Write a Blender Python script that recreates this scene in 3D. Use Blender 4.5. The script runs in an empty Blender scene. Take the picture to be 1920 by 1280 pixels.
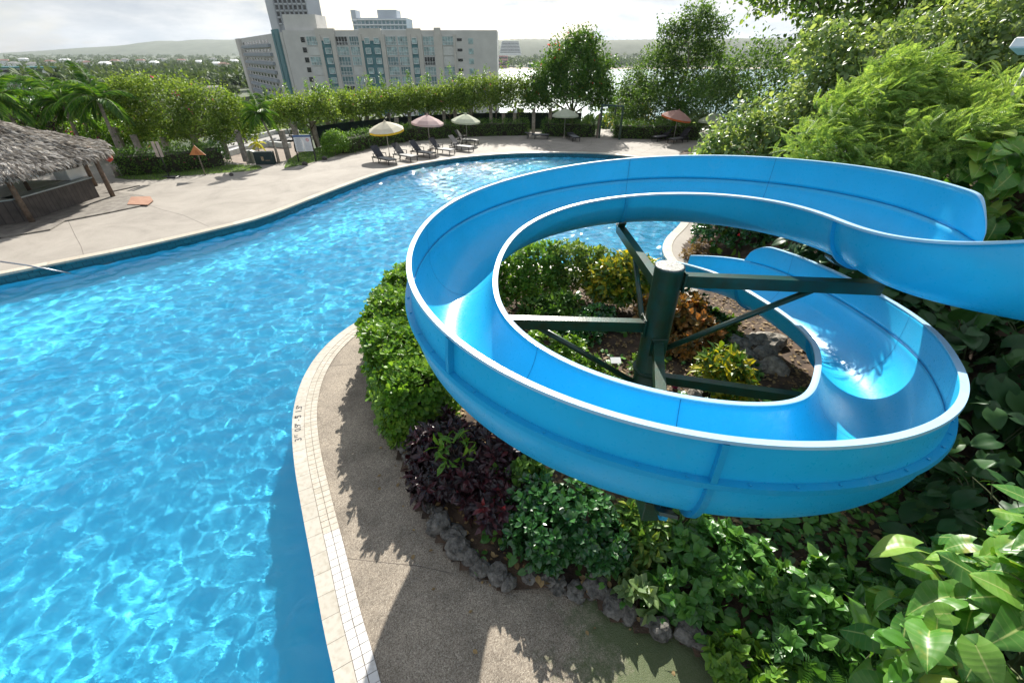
import bpy, math, random
import numpy as np
from mathutils import Vector, Matrix
from mathutils.geometry import tessellate_polygon
SC = bpy.context.scene
COL = SC.collection
R = math.radians
rng = np.random.default_rng(11)
random.seed(5)

# ------------------------------------------------------------------ camera model
FPX = 820.0
PITCH = math.atan((640 - 102) / FPX)
SN, CS = math.sin(PITCH), math.cos(PITCH)
H = 6.4
SUN_EL, SUN_AZ = 33.0, 2.0          # azimuth: degrees towards +X from +Y


def ray(px, py):
    u, v = (px - 960) / FPX, (py - 640) / FPX
    return u, CS - v * SN, -(SN + v * CS)


def G(px, py, z=0.0):
    u, f, d = ray(px, py)
    t = (z - H) / d
    return Vector((u * t, f * t, z))


def PY(px, py, Y):
    u, f, d = ray(px, py)
    t = Y / f
    return Vector((u * t, Y, H + d * t))


# ------------------------------------------------------------------ object helpers
def tag(o, label=None, cat=None, group=None, kind=None):
    if label: o['label'] = label
    if cat: o['category'] = cat
    if group: o['group'] = group
    if kind: o['kind'] = kind
    return o


def thing(name, label, cat, loc=(0, 0, 0), rotz=0.0, group=None):
    o = bpy.data.objects.new(name, None)
    COL.objects.link(o)
    o.location = loc
    o.rotation_euler = (0, 0, rotz)
    o.empty_display_size = 0.2
    return tag(o, label, cat, group)


def org(parent):
    p = parent
    while p is not None and p.parent is not None:
        p = p.parent
    return np.array(p.location) if p is not None else np.zeros(3)


def link(name, me, mat, parent):
    if mat is not None:
        for m in (mat if isinstance(mat, (list, tuple)) else [mat]):
            me.materials.append(m)
    o = bpy.data.objects.new(name, me)
    COL.objects.link(o)
    if parent is not None: o.parent = parent
    return o


def npmesh(name, v, f, mat=None, parent=None, smooth=False, local=False, uvw=None):
    v = np.asarray(v, np.float64)
    if parent is not None and not local: v = v - org(parent)
    f = np.asarray(f, np.int32)
    me = bpy.data.meshes.new(name)
    me.vertices.add(len(v))
    me.vertices.foreach_set('co', v.astype(np.float32).ravel())
    me.loops.add(f.size)
    me.loops.foreach_set('vertex_index', f.ravel())
    me.polygons.add(len(f))
    me.polygons.foreach_set('loop_start', np.arange(len(f), dtype=np.int32) * f.shape[1])
    me.polygons.foreach_set('use_smooth', np.full(len(f), bool(smooth)))
    me.update(calc_edges=True)
    if uvw is not None:
        at_ = me.attributes.new('leafuv', 'FLOAT_VECTOR', 'POINT')
        at_.data.foreach_set('vector', np.asarray(uvw, np.float32).ravel())
    return link(name, me, mat, parent)


class MB:
    """collects shapes, builds them as one mesh object"""

    def __init__(s):
        s.v, s.f, s.sm = [], [], []

    def add(s, v, f, smooth=False):
        k = len(s.v)
        s.v += [tuple(p) for p in v]
        s.f += [tuple(i + k for i in q) for q in f]
        s.sm += [smooth] * len(f)
        return s

    def box(s, c, d, rz=0.0, tilt=None, bev=0.0):
        x, y, z = d[0] / 2, d[1] / 2, d[2] / 2
        b = min(bev, x * .9, y * .9, z * .9)
        if b > 0:
            ring = lambda e, zz: [(-x + e, -y, zz), (x - e, -y, zz), (x, -y + e, zz), (x, y - e, zz), (x - e, y, zz), (-x + e, y, zz), (-x, y - e, zz), (-x, -y + e, zz)]
            ins = lambda zz: [(-x + b, -y + b, zz), (x - b, -y + b, zz), (x - b, -y + b, zz), (x - b, y - b, zz), (x - b, y - b, zz), (-x + b, y - b, zz), (-x + b, y - b, zz), (-x + b, -y + b, zz)]
            lv = [ins(-z), ring(b, -z + b), ring(b, z - b), ins(z)]
            V = [p for l in lv for p in l]
            F = [[l * 8 + i, l * 8 + (i + 1) % 8, (l + 1) * 8 + (i + 1) % 8, (l + 1) * 8 + i] for l in range(3) for i in range(8)]
            F += [[7, 5, 3, 1], [24, 26, 28, 30]]
            F = [[i for k, i in enumerate(q)] for q in F]
        else:
            V = [(-x, -y, -z), (x, -y, -z), (x, y, -z), (-x, y, -z), (-x, -y, z), (x, -y, z), (x, y, z), (-x, y, z)]
            F = [(3, 2, 1, 0), (4, 5, 6, 7), (0, 1, 5, 4), (1, 2, 6, 5), (2, 3, 7, 6), (3, 0, 4, 7)]
        m = Matrix.Rotation(rz, 3, 'Z')
        if tilt is not None: m = m @ tilt
        c = Vector(c)
        return s.add([c + m @ Vector(p) for p in V], F)

    def beam(s, a, b, w, h=None, up=(0, 0, 1)):
        h = h or w
        a, b = Vector(a), Vector(b)
        d = (b - a).normalized()
        x = d.cross(Vector(up))
        if x.length < 1e-4: x = d.cross(Vector((0, 1, 0)))
        x.normalize()
        y = x.cross(d)
        V = [p + x * i * w / 2 + y * j * h / 2 for p in (a, b) for i, j in ((-1, -1), (1, -1), (1, 1), (-1, 1))]
        return s.add(V, [(0, 1, 2, 3), (7, 6, 5, 4), (0, 4, 5, 1), (1, 5, 6, 2), (2, 6, 7, 3), (3, 7, 4, 0)])

    def tube(s, pts, rad, n=8, cap=True):
        pts = [Vector(p) for p in pts]
        if not isinstance(rad, (list, tuple, np.ndarray)): rad = [rad] * len(pts)
        V, F = [], []
        prev = None
        for i, p in enumerate(pts):
            d = (pts[min(i + 1, len(pts) - 1)] - pts[max(i - 1, 0)])
            d = d.normalized() if d.length > 1e-9 else Vector((0, 0, 1))
            if prev is None:
                x = d.cross(Vector((0, 0, 1)))
                if x.length < .05: x = d.cross(Vector((0, 1, 0)))
            else:
                x = prev - d * prev.dot(d)
            x.normalize(); prev = x
            y = d.cross(x)
            for k in range(n):
                a = 2 * math.pi * k / n
                V.append(p + (x * math.cos(a) + y * math.sin(a)) * rad[i])
        for i in range(len(pts) - 1):
            for k in range(n):
                F.append((i * n + k, i * n + (k + 1) % n, (i + 1) * n + (k + 1) % n, (i + 1) * n + k))
        s.add(V, F, True)
        if cap:
            b = len(s.v) - len(V)
            s.f += [tuple(b + k for k in range(n))[::-1], tuple(b + (len(pts) - 1) * n + k for k in range(n))]
            s.sm += [False, False]
        return s

    def prism(s, poly, z0, z1):
        n = len(poly)
        V = [(p[0], p[1], z0) for p in poly] + [(p[0], p[1], z1) for p in poly]
        F = [tuple(range(n))[::-1], tuple(range(n, 2 * n))] + [(i, (i + 1) % n, n + (i + 1) % n, n + i) for i in range(n)]
        return s.add(V, F)

    def lathe(s, prof, c=(0, 0, 0), n=16):
        V = [(c[0] + r * math.cos(2 * math.pi * k / n), c[1] + r * math.sin(2 * math.pi * k / n), c[2] + z) for r, z in prof for k in range(n)]
        F = [(i * n + k, i * n + (k + 1) % n, (i + 1) * n + (k + 1) % n, (i + 1) * n + k) for i in range(len(prof) - 1) for k in range(n)]
        s.add(V, F, True)
        b = len(s.v) - len(V)
        s.f += [tuple(b + k for k in range(n))[::-1], tuple(b + (len(prof) - 1) * n + k for k in range(n))]
        s.sm += [False, False]
        return s

    def build(s, name, mat, parent=None, local=False):
        me = bpy.data.meshes.new(name)
        v = np.array(s.v, float)
        if parent is not None and not local: v = v - org(parent)
        me.from_pydata([tuple(p) for p in v], [], s.f)
        me.validate()
        if len(me.polygons) == len(s.sm): me.polygons.foreach_set('use_smooth', s.sm)
        me.update()
        return link(name, me, mat, parent)


def copy_tree(o, parent=None):
    c = o.copy()
    COL.objects.link(c)
    if parent is not None: c.parent = parent
    for ch in [x for x in o.children]: copy_tree(ch, c)
    return c


def struct(o):
    o['kind'] = 'structure'
    return o


# ------------------------------------------------------------------ materials
def newmat(name):
    m = bpy.data.materials.new(name)
    m.use_nodes = True
    nt = m.node_tree
    return m, nt, nt.nodes['Principled BSDF']


def node(nt, typ, ins=None, **kw):
    n = nt.nodes.new(typ)
    for k, v in kw.items(): setattr(n, k, v)
    for k, v in (ins or {}).items():
        if isinstance(v, bpy.types.NodeSocket): nt.links.new(v, n.inputs[k])
        else: n.inputs[k].default_value = v
    return n


def ramp(nt, fac, stops, interp='LINEAR'):
    n = nt.nodes.new('ShaderNodeValToRGB')
    n.color_ramp.interpolation = interp
    el = n.color_ramp.elements
    while len(el) < len(stops): el.new(0.5)
    for e, (p, c) in zip(el, stops):
        e.position = p
        e.color = (*c, 1) if len(c) == 3 else c
    nt.links.new(fac, n.inputs[0])
    return n.outputs[0]


def M(name, col, rough=.6, var=.15, scale=4.0, bump=0.0, bscale=None, metal=0.0, spec=.5, col2=None, detail=6.0, coat=0.0):
    m, nt, b = newmat(name)
    tc = node(nt, 'ShaderNodeTexCoord')
    n = node(nt, 'ShaderNodeTexNoise', {'Vector': tc.outputs['Object'], 'Scale': scale, 'Detail': detail, 'Roughness': .65})
    c2 = col2 or tuple(max(0, c * (1 - 2 * var)) for c in col)
    c1 = col if col2 else tuple(min(1, c * (1 + var)) for c in col)
    nt.links.new(ramp(nt, n.outputs['Fac'], [(.32, c2), (.68, c1)]), b.inputs['Base Color'])
    b.inputs['Roughness'].default_value = rough
    b.inputs['Metallic'].default_value = metal
    b.inputs['Specular IOR Level'].default_value = spec
    b.inputs['Coat Weight'].default_value = coat
    if bump:
        n2 = node(nt, 'ShaderNodeTexNoise', {'Vector': tc.outputs['Object'], 'Scale': bscale or scale * 6, 'Detail': 8.0})
        bp = node(nt, 'ShaderNodeBump', {'Strength': min(1, bump), 'Distance': .02, 'Height': n2.outputs['Fac']})
        nt.links.new(bp.outputs[0], b.inputs['Normal'])
    return m


LEAFGAIN = 1.35


def LEAF(name, stops, rough=.42, transl=.38, tc=(1.55, 1.4, .6), spec=.5, clump=1.2):
    """leaf: colour varies leaf by leaf, light passes through"""
    m, nt, b = newmat(name)
    g = node(nt, 'ShaderNodeNewGeometry')
    t = node(nt, 'ShaderNodeTexCoord')
    n = node(nt, 'ShaderNodeTexNoise', {'Vector': t.outputs['Object'], 'Scale': clump, 'Detail': 2.0})
    mx = node(nt, 'ShaderNodeMath', {0: g.outputs['Random Per Island'], 1: .7}, operation='MULTIPLY')
    mr = node(nt, 'ShaderNodeMath', {0: n.outputs['Fac'], 1: .7, 2: -.2}, operation='MULTIPLY_ADD')
    ad = node(nt, 'ShaderNodeMath', {0: mx.outputs[0], 1: mr.outputs[0]}, operation='ADD')
    stops = [(p, tuple(min(.9, x * LEAFGAIN) for x in c_)) for p, c_ in stops]
    c = ramp(nt, ad.outputs[0], stops)
    nt.links.new(c, b.inputs['Base Color'])
    b.inputs['Roughness'].default_value = rough
    b.inputs['Specular IOR Level'].default_value = spec
    tcol = node(nt, 'ShaderNodeMix', {6: c, 7: (*tc, 1), 0: 1.0}, data_type='RGBA', blend_type='MULTIPLY', clamp_result=False)
    tr = node(nt, 'ShaderNodeBsdfTranslucent', {'Color': tcol.outputs[2]})
    ms = node(nt, 'ShaderNodeMixShader', {0: transl, 1: b.outputs[0], 2: tr.outputs[0]})
    out = nt.nodes['Material Output']
    nt.links.new(ms.outputs[0], out.inputs['Surface'])
    return m


# ------------------------------------------------------------------ leaf machinery
def tri_fan(v, ring, c):
    return [(ring[i], ring[(i + 1) % len(ring)], c) for i in range(len(ring))]


T_S = (np.array([(0, 0, 0), (-.33, .5, .09), (0, 1, -.05), (.33, .5, .09)], float), np.array([(0, 2, 1), (0, 3, 2)]))
T_N = (np.array([(0, 0, 0), (-.14, .5, .05), (0, 1, -.12), (.14, .5, .05)], float), np.array([(0, 2, 1), (0, 3, 2)]))
T_M = (np.array([(0, 0, 0), (-.3, .3, .07), (-.3, .65, .06), (0, 1, -.1), (.3, .65, .06), (.3, .3, .07), (0, .5, 0)], float),
       np.array([(0, 6, 1), (1, 6, 2), (2, 6, 3), (3, 6, 4), (4, 6, 5), (5, 6, 0)]))
T_O = (np.array([(0, 0, 0), (-.16, .35, .03), (-.3, .75, .05), (-.15, .97, 0), (.15, .97, 0), (.3, .75, .05), (.16, .35, .03), (0, .6, -.02)], float),
       np.array([(0, 7, 1), (1, 7, 2), (2, 7, 3), (3, 7, 4), (4, 7, 5), (5, 7, 6), (6, 7, 0)]))
T_C = (np.array([(0, 0, 0), (-.15, .3, .04), (-.17, .65, .03), (0, 1, -.2), (.17, .65, .03), (.15, .3, .04), (0, .5, 0)], float),
       np.array([(0, 6, 1), (1, 6, 2), (2, 6, 3), (3, 6, 4), (4, 6, 5), (5, 6, 0)]))


def big_leaf(rows=9, wid=.36, heart=.12, droop=.3, fold=.18, wave=.03):
    V, F = [], []
    cols = [-1, -.66, -.33, 0, .33, .66, 1]
    for i in range(rows):
        t = i / (rows - 1)
        w = wid * (math.sin(math.pi * min(1, t * .93 + .07)) ** .75) * (1.25 - .55 * t)
        for c in cols:
            y = t - heart * (abs(c) ** 1.5) * (1 - t) * 1.6
            z = -droop * t * t + fold * abs(c) * w * 1.6 - .12 * (abs(c) ** 3) * w + wave * math.sin(9 * t + 2 * c) * abs(c)
            V.append((c * w, y, z))
    n = len(cols)
    for i in range(rows - 1):
        for j in range(n - 1):
            a = i * n + j
            F += [(a, a + 1, a + n + 1), (a, a + n + 1, a + n)]
    return np.array(V, float), np.array(F)


T_B = big_leaf(9, .45, .16, .25, .16, .035)
LEAFUV = np.array([(c, i / 8, 0) for i in range(9) for c in (-1, -.66, -.33, 0, .33, .66, 1)], float)
T_B3 = big_leaf(9, .43, .18, .60, .38, .05)
T_B4 = big_leaf(9, .38, .14, .12, -.10, .08)
T_B2 = big_leaf(9, .27, .04, .45, .25, .05)
T_H = big_leaf(5, .40, .14, .2, .15, .02)


def feather(pairs=13, ll=.26, lw=.035, droop=.35):
    V, F = [], []
    for i in range(pairs):
        t = .12 + .88 * i / (pairs - 1)
        L = ll * math.sin(math.pi * (.18 + .75 * t)) * 1.0
        for sd in (-1, 1):
            y0, z0 = t, -droop * t * t
            k = len(V)
            tip = (sd * L * .92, y0 + L * .42, z0 - .10 * L)
            mid = (sd * L * .45, y0 + L * .2)
            V += [(0, y0 - lw * .3, z0), (mid[0], mid[1] - lw, z0 + .02), tip, (mid[0] - sd * lw * .2, mid[1] + lw, z0 + .02)]
            F += [(k, k + 1, k + 2), (k, k + 2, k + 3)]
    k = len(V)
    V += [(-.008, 0, 0), (.008, 0, 0), (.005, .5, -droop * .25 + .005), (0, 1, -droop), (-.005, .5, -droop * .25 + .005)]
    F += [(k, k + 1, k + 2), (k, k + 2, k + 4), (k + 4, k + 2, k + 3)]
    return np.array(V, float), np.array(F)


T_F = feather()


def unit(a):
    return a / (np.linalg.norm(a, axis=-1, keepdims=True) + 1e-9)


def leaves(P, A, N, S, T):
    """P positions, A leaf axis, N leaf upward normal, S sizes"""
    A = unit(A)
    B = unit(np.cross(A, N))
    N2 = np.cross(B, A)
    tv, tf = T
    S = np.asarray(S)[:, None, None]
    V = P[:, None] + S * (tv[None, :, 0:1] * B[:, None] + tv[None, :, 1:2] * A[:, None] + tv[None, :, 2:3] * N2[:, None])
    F = tf[None] + (np.arange(len(P)) * len(tv))[:, None, None]
    return V.reshape(-1, 3), F.reshape(-1, 3)


def rnd3(n):
    return unit(rng.normal(size=(n, 3)))


def wob(D, k=3.0, ph=0.0):
    return (np.sin(D[:, 0] * k * 1.7 + ph) + np.sin(D[:, 1] * k * 2.1 + 1.3 + ph) + np.sin(D[:, 2] * k * 1.9 + 2.1 + 2 * ph) + np.sin((D[:, 0] + D[:, 2]) * k * 3.1 + ph)) / 4


def crown_pts(blobs, n, shell=.45, rough=.28, up=-.35):
    bl = np.array(blobs, float)
    area = (bl[:, 3] * bl[:, 4] + bl[:, 4] * bl[:, 5] + bl[:, 3] * bl[:, 5])
    P, D = [], []
    tot = 0
    while tot < n:
        k = rng.choice(len(bl), size=n, p=area / area.sum())
        d = rnd3(n)
        keep = d[:, 2] > up - .3 * rng.random(n)
        d, k2 = d[keep], k[keep]
        r = (1 - shell * rng.random(len(d)) ** 1.6) * (1 + rough * wob(d, 3.0, 1.0) + .12 * rng.normal(size=len(d)) * rough / .28)
        p = bl[k2, :3] + d * r[:, None] * bl[k2, 3:6]
        inside = np.zeros(len(p), bool)
        for i in range(len(bl)):
            q = (((p - bl[i, :3]) / bl[i, 3:6]) ** 2).sum(1)
            inside |= (q < .4) & (k2 != i)
        p, d = p[~inside], d[~inside]
        P.append(p); D.append(d); tot += len(p)
    return np.concatenate(P)[:n], np.concatenate(D)[:n]


def spray(P, D, per, cs, size, T, upbias=.5, out=.7, flat=.9, lean=(0, 0, 0)):
    """per leaves scattered round each cluster centre"""
    n = len(P)
    Q = np.repeat(P, per, 0) + rng.normal(size=(n * per, 3)) * cs
    DD = np.repeat(D, per, 0)
    A = unit(rnd3(n * per) + out * DD + np.array([0, 0, -.25]) + np.array(lean))
    N = unit(rnd3(n * per) * .8 + np.array([0, 0, flat]) + .35 * DD)
    S = size * (.65 + .7 * rng.random(n * per))
    return leaves(Q, A, N, S, T)


def rosette(P, D, per, size, T, tilt=(.25, 1.0), up=.6):
    """per leaves radiating from each shoot tip"""
    n = len(P)
    ax = unit(D + np.array([0, 0, up]))
    e1 = unit(np.cross(ax, rnd3(n)))
    e2 = np.cross(ax, e1)
    k = n * per
    ph = np.tile(np.arange(per) * 2.4, n) + np.repeat(rng.random(n) * 6.28, per) + rng.normal(size=k) * .2
    el = tilt[0] + (tilt[1] - tilt[0]) * np.tile(np.linspace(0, 1, per), n) + rng.normal(size=k) * .15
    AX, E1, E2 = (np.repeat(a, per, 0) for a in (ax, e1, e2))
    rad = E1 * np.cos(ph)[:, None] + E2 * np.sin(ph)[:, None]
    A = unit(rad * np.cos(el)[:, None] + AX * np.sin(el)[:, None])
    N = unit(AX * np.cos(el)[:, None] - rad * np.sin(el)[:, None] + rnd3(k) * .15)
    Q = np.repeat(P, per, 0) + A * (size * .08) + AX * (np.tile(np.linspace(0, .5, per), n)[:, None] * size * .5)
    S = size * (.7 + .5 * rng.random(k))
    return leaves(Q, A, N, S, T)


def vcat(*vf):
    V, F, k = [], [], 0
    for v, f in vf:
        V.append(v); F.append(f + k); k += len(v)
    return np.concatenate(V), np.concatenate(F)


def limbs(mb, base, blobs, r0, fork=.4, twigs=4, jit=.15):
    """tapered trunk that forks to the blobs, with twigs"""
    base = Vector(base)
    c = Vector(np.mean([b[:3] for b in blobs], 0))
    f = base.lerp(c, fork)
    f += Vector((random.uniform(-jit, jit), random.uniform(-jit, jit), 0)) * (c - base).length * .3
    m = base.lerp(f, .5) + Vector((random.uniform(-jit, jit), random.uniform(-jit, jit), 0)) * .5
    mb.tube([base - Vector((0, 0, .1)), m, f], [r0, r0 * .82, r0 * .66], 9)
    for b in blobs:
        e = Vector(b[:3]) + Vector((0, 0, b[5] * .1))
        k = f.lerp(e, .5) + Vector((random.uniform(-1, 1), random.uniform(-1, 1), random.uniform(0, 1))) * .12 * (e - f).length
        mb.tube([f, k, e], [r0 * .6, r0 * .38, r0 * .2], 7)
        for _ in range(twigs):
            d = Vector(rnd3(1)[0]); d.z = abs(d.z) * .8
            t = e + Vector((d.x * b[3], d.y * b[4], d.z * b[5])) * random.uniform(.7, 1.0)
            s0 = k.lerp(e, random.random())
            mb.tube([s0, s0.lerp(t, .5) + Vector((0, 0, .05 * b[5])), t], [r0 * .22, r0 * .13, r0 * .05], 5, False)
    return mb


def flowers(parent, P, D, size, mat, name='flower_cluster', per=4):
    v, f = spray(P, D, per, size * .7, size, T_M, flat=.2)
    return npmesh(name, v, f, mat, parent)


def tree(name, label, cat, base, blobs, ncl, per, cs, size, T, mat, bark, r0=.12, group=None, shell=.5, rough=.3, twigs=4, fork=.4, ros=False, bloom=None, up=-.35, out=.7, lean=(0, 0, 0)):
    t = thing(name, label, cat, base, 0, group)
    limbs(MB(), base, blobs, r0, fork, twigs).build('trunk', bark, t)
    P, D = crown_pts(blobs, ncl, shell, rough, up)
    v, f = rosette(P, D, per, size, T) if ros else spray(P, D, per, cs, size, T, out=out, lean=lean)
    npmesh('crown', v, f, mat, t)
    if bloom:
        m, n, s = bloom
        P, D = crown_pts(blobs, n, .08, rough, .0)
        flowers(t, P + D * .03, D, s, m)
    return t


# ------------------------------------------------------------------ the materials in use
m_wood = M('weathered_wood', (.16, .13, .10), .8, .3, 3, .4)
m_bark = M('bark', (.13, .10, .075), .85, .35, 6, .5)
m_palebark = M('pale_bark', (.30, .26, .21), .85, .3, 6, .4)
m_conc = M('post_concrete', (.36, .31, .26), .85, .25, 5, .3)
m_white = M('white_paint', (.78, .78, .76), .5, .05, 3)
m_cream = M('cream_wall', (.57, .555, .525), .8, .06, .25)
m_teal = M('teal_wall', (.09, .205, .225), .75, .06, .3)
m_greenmetal = M('dark_green_paint', (.006, .062, .046), .30, .35, 3.5, .15, 30, spec=.55, col2=(.022, .030, .014), detail=12.0)
m_soil = M('soil', (.085, .055, .036), .95, .45, 2.2, .9, 20)
m_stone = M('limestone', (.15, .14, .125), .95, .45, 9, 1.0, 22)
m_pale_rock = M('pale_rock', (.27, .245, .21), .9, .35, 8, 1.0, 18)
m_dark = M('dark_frame', (.018, .017, .019), .45, .2, 9)
m_mesh = M('sling_fabric', (.03, .032, .042), .75, .15, 40)
m_red = LEAF('red_petal', [(.2, (.5, .01, .02)), (.8, (.75, .03, .04))], .6, .4, (1.2, .8, .8))
m_pink = LEAF('pink_petal', [(.2, (.6, .03, .16)), (.8, (.75, .08, .25))], .6, .4, (1.2, .8, .8))

L_hedge = LEAF('hedge_leaf', [(.1, (.022, .058, .012)), (.5, (.052, .125, .02)), (.9, (.12, .21, .04))], .5, .36, spec=.3)
L_boug = LEAF('bougainvillea_leaf', [(.1, (.040, .075, .016)), (.5, (.095, .165, .030)), (.9, (.20, .275, .06))], .55, .42, spec=.28)
L_bright = LEAF('bright_leaf', [(.1, (.040, .10, .012)), (.5, (.085, .19, .022)), (.9, (.18, .29, .04))], .40, .38, spec=.4)
L_dark = LEAF('dark_glossy_leaf', [(.1, (.012, .05, .014)), (.5, (.022, .085, .022)), (.9, (.05, .14, .035))], .26, .22, spec=.7)
L_pale = LEAF('pale_leaf', [(.1, (.06, .115, .04)), (.5, (.13, .20, .075)), (.9, (.24, .31, .14))], .42, .42)
L_feather = LEAF('feathery_leaf', [(.1, (.075, .15, .035)), (.5, (.16, .27, .06)), (.9, (.28, .38, .11))], .5, .42, (1.45, 1.3, .65))
L_tall = LEAF('tall_tree_leaf', [(.1, (.022, .055, .014)), (.5, (.05, .11, .024)), (.9, (.12, .20, .05))], .55, .42, spec=.3)
def VEIN(name, stops, transl=.36, rough=.38, spec=.45):
    m = LEAF(name, stops, rough, transl, (1.5, 1.4, .55), spec, .8)
    nt = m.node_tree
    b = nt.nodes['Principled BSDF']
    a = node(nt, 'ShaderNodeAttribute', attribute_name='leafuv')
    sp = node(nt, 'ShaderNodeSeparateXYZ', {0: a.outputs['Vector']})
    ab = node(nt, 'ShaderNodeMath', {0: sp.outputs['X']}, operation='ABSOLUTE')
    k = node(nt, 'ShaderNodeMath', {0: ab.outputs[0], 1: -5.5}, operation='MULTIPLY')
    s1 = node(nt, 'ShaderNodeMath', {0: sp.outputs['Y'], 1: 46.0, 2: k.outputs[0]}, operation='MULTIPLY_ADD')
    sn = node(nt, 'ShaderNodeMath', {0: s1.outputs[0]}, operation='SINE')
    vein = ramp(nt, sn.outputs[0], [(.80, (0, 0, 0)), (.97, (1, 1, 1))])
    mid = ramp(nt, ab.outputs[0], [(.02, (1, 1, 1)), (.07, (0, 0, 0))])
    mx = node(nt, 'ShaderNodeMath', {0: vein, 1: .14}, operation='MULTIPLY')
    vm = node(nt, 'ShaderNodeMath', {0: mx.outputs[0], 1: mid}, operation='MAXIMUM')
    src = b.inputs['Base Color'].links[0].from_socket
    # yellowing blotches on some leaves
    tc_ = node(nt, 'ShaderNodeTexCoord')
    bn = node(nt, 'ShaderNodeTexNoise', {'Vector': tc_.outputs['Object'], 'Scale': 7.0, 'Detail': 4.0})
    bf = ramp(nt, bn.outputs['Fac'], [(.60, (0, 0, 0)), (.74, (.75, .75, .75))])
    c0 = node(nt, 'ShaderNodeMix', {0: bf, 6: src, 7: (.36, .33, .06, 1)}, data_type='RGBA')
    c1 = node(nt, 'ShaderNodeMix', {0: vm.outputs[0], 6: c0.outputs[2], 7: (.34, .42, .14, 1)}, data_type='RGBA')
    nt.links.new(c1.outputs[2], b.inputs['Base Color'])
    for n_ in nt.nodes:
        if n_.type == 'MIX' and n_.blend_type == 'MULTIPLY': nt.links.new(c1.outputs[2], n_.inputs[6])
    bp = node(nt, 'ShaderNodeBump', {'Strength': .12, 'Distance': .003, 'Height': sn.outputs[0]})
    nt.links.new(bp.outputs[0], b.inputs['Normal'])
    return m


L_vein = VEIN('veined_vine_leaf', [(.1, (.030, .10, .016)), (.45, (.065, .175, .025)), (.8, (.14, .26, .04)), (1.0, (.36, .36, .07))])
L_canopy = LEAF('canopy_leaf', [(.1, (.035, .08, .018)), (.5, (.085, .16, .032)), (.9, (.21, .29, .075))], .5, .45, spec=.35)
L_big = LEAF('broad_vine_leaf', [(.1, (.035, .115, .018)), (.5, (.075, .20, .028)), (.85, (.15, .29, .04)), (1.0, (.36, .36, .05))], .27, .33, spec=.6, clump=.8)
L_cover = LEAF('ground_cover_leaf', [(.1, (.025, .08, .016)), (.5, (.05, .15, .025)), (.9, (.11, .23, .04))], .35, .3)
L_shade = LEAF('shade_toned_vine_leaf', [(.1, (.012, .04, .012)), (.5, (.02, .065, .018)), (.9, (.04, .10, .025))], .45, .2, spec=.3)  # dim shade of the bank painted into the leaf colour
L_purple = LEAF('purple_leaf', [(.1, (.012, .009, .011)), (.55, (.024, .012, .016)), (.85, (.06, .015, .02)), (1, (.20, .02, .02))], .32, .2, (1.6, .7, .7))
L_croton = LEAF('croton_leaf', [(.1, (.03, .085, .012)), (.45, (.09, .16, .016)), (.7, (.34, .31, .022)), (1, (.52, .34, .02))], .34, .34, (1.3, 1.2, .5))
L_copper = LEAF('copper_leaf', [(.1, (.05, .055, .015)), (.5, (.17, .10, .025)), (.9, (.38, .16, .04))], .38, .34, (1.3, 1.0, .5))
L_palm = LEAF('palm_leaf', [(.1, (.02, .07, .012)), (.5, (.05, .14, .018)), (.9, (.14, .24, .03))], .4, .32)
L_yellowpalm = LEAF('yellow_palm_leaf', [(.1, (.30, .33, .03)), (.9, (.5, .48, .05))], .45, .35)
L_far = LEAF('distant_leaf', [(.1, (.022, .045, .016)), (.5, (.042, .075, .024)), (.9, (.085, .125, .038))], .7, .2, clump=.02)
L_dry = LEAF('dry_leaf', [(.1, (.12, .08, .04)), (.9, (.26, .18, .08))], .7, .2)

m_thatch = M('thatch', (.36, .335, .30), .95, .4, 8, 1.0, 30, col2=(.08, .068, .055))
m_thatchleaf = LEAF('thatch_strand', [(.1, (.085, .073, .06)), (.5, (.25, .23, .205)), (.9, (.50, .475, .44))], .85, .15, (1, 1, 1))


# ================================================================== SKY, SUN, CAMERA
w = bpy.data.worlds.new('World'); SC.world = w; w.use_nodes = True
nt = w.node_tree
bg = nt.nodes['Background']
sky = node(nt, 'ShaderNodeTexSky', sky_type='NISHITA')
sky.sun_disc = False
sky.sun_elevation = R(SUN_EL); sky.sun_rotation = R(SUN_AZ)
sky.air_density = 1.0; sky.dust_density = 1.5
tc = node(nt, 'ShaderNodeTexCoord')
mp = node(nt, 'ShaderNodeMapping', {'Vector': tc.outputs['Generated'], 'Scale': (2.2, 2.2, 9.0), 'Location': (.35, .2, .0)})
n1 = node(nt, 'ShaderNodeTexNoise', {'Vector': mp.outputs[0], 'Scale': 1.3, 'Detail': 8.0, 'Roughness': .55, 'Distortion': .3})
n2 = node(nt, 'ShaderNodeTexNoise', {'Vector': mp.outputs[0], 'Scale': 2.6, 'Detail': 8.0, 'Roughness': .6})
cov = ramp(nt, n1.outputs['Fac'], [(.40, (.05,) * 3), (.56, (1,) * 3)])
ccol = ramp(nt, n2.outputs['Fac'], [(.30, (5.0, 5.9, 7.0)), (.48, (7.2, 7.7, 8.3)), (.66, (10.2, 10.3, 10.3))])
sep = node(nt, 'ShaderNodeSeparateXYZ', {0: tc.outputs['Generated']})
elv = node(nt, 'ShaderNodeMapRange', {0: sep.outputs['Z'], 1: .0, 2: .55, 3: .86, 4: 1.25})
sid = node(nt, 'ShaderNodeMapRange', {0: sep.outputs['X'], 1: -.8, 2: .5, 3: .82, 4: 1.08})
sc2 = node(nt, 'ShaderNodeMath', {0: elv.outputs[0], 1: sid.outputs[0]}, operation='MULTIPLY')
ccol = node(nt, 'ShaderNodeVectorMath', {0: ccol, 3: sc2.outputs[0]}, operation='SCALE').outputs[0]
mixc = node(nt, 'ShaderNodeMix', {0: cov, 6: sky.outputs[0], 7: ccol}, data_type='RGBA', clamp_result=False)
nt.links.new(mixc.outputs[2], bg.inputs[0])
bg.inputs[1].default_value = .050

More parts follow.
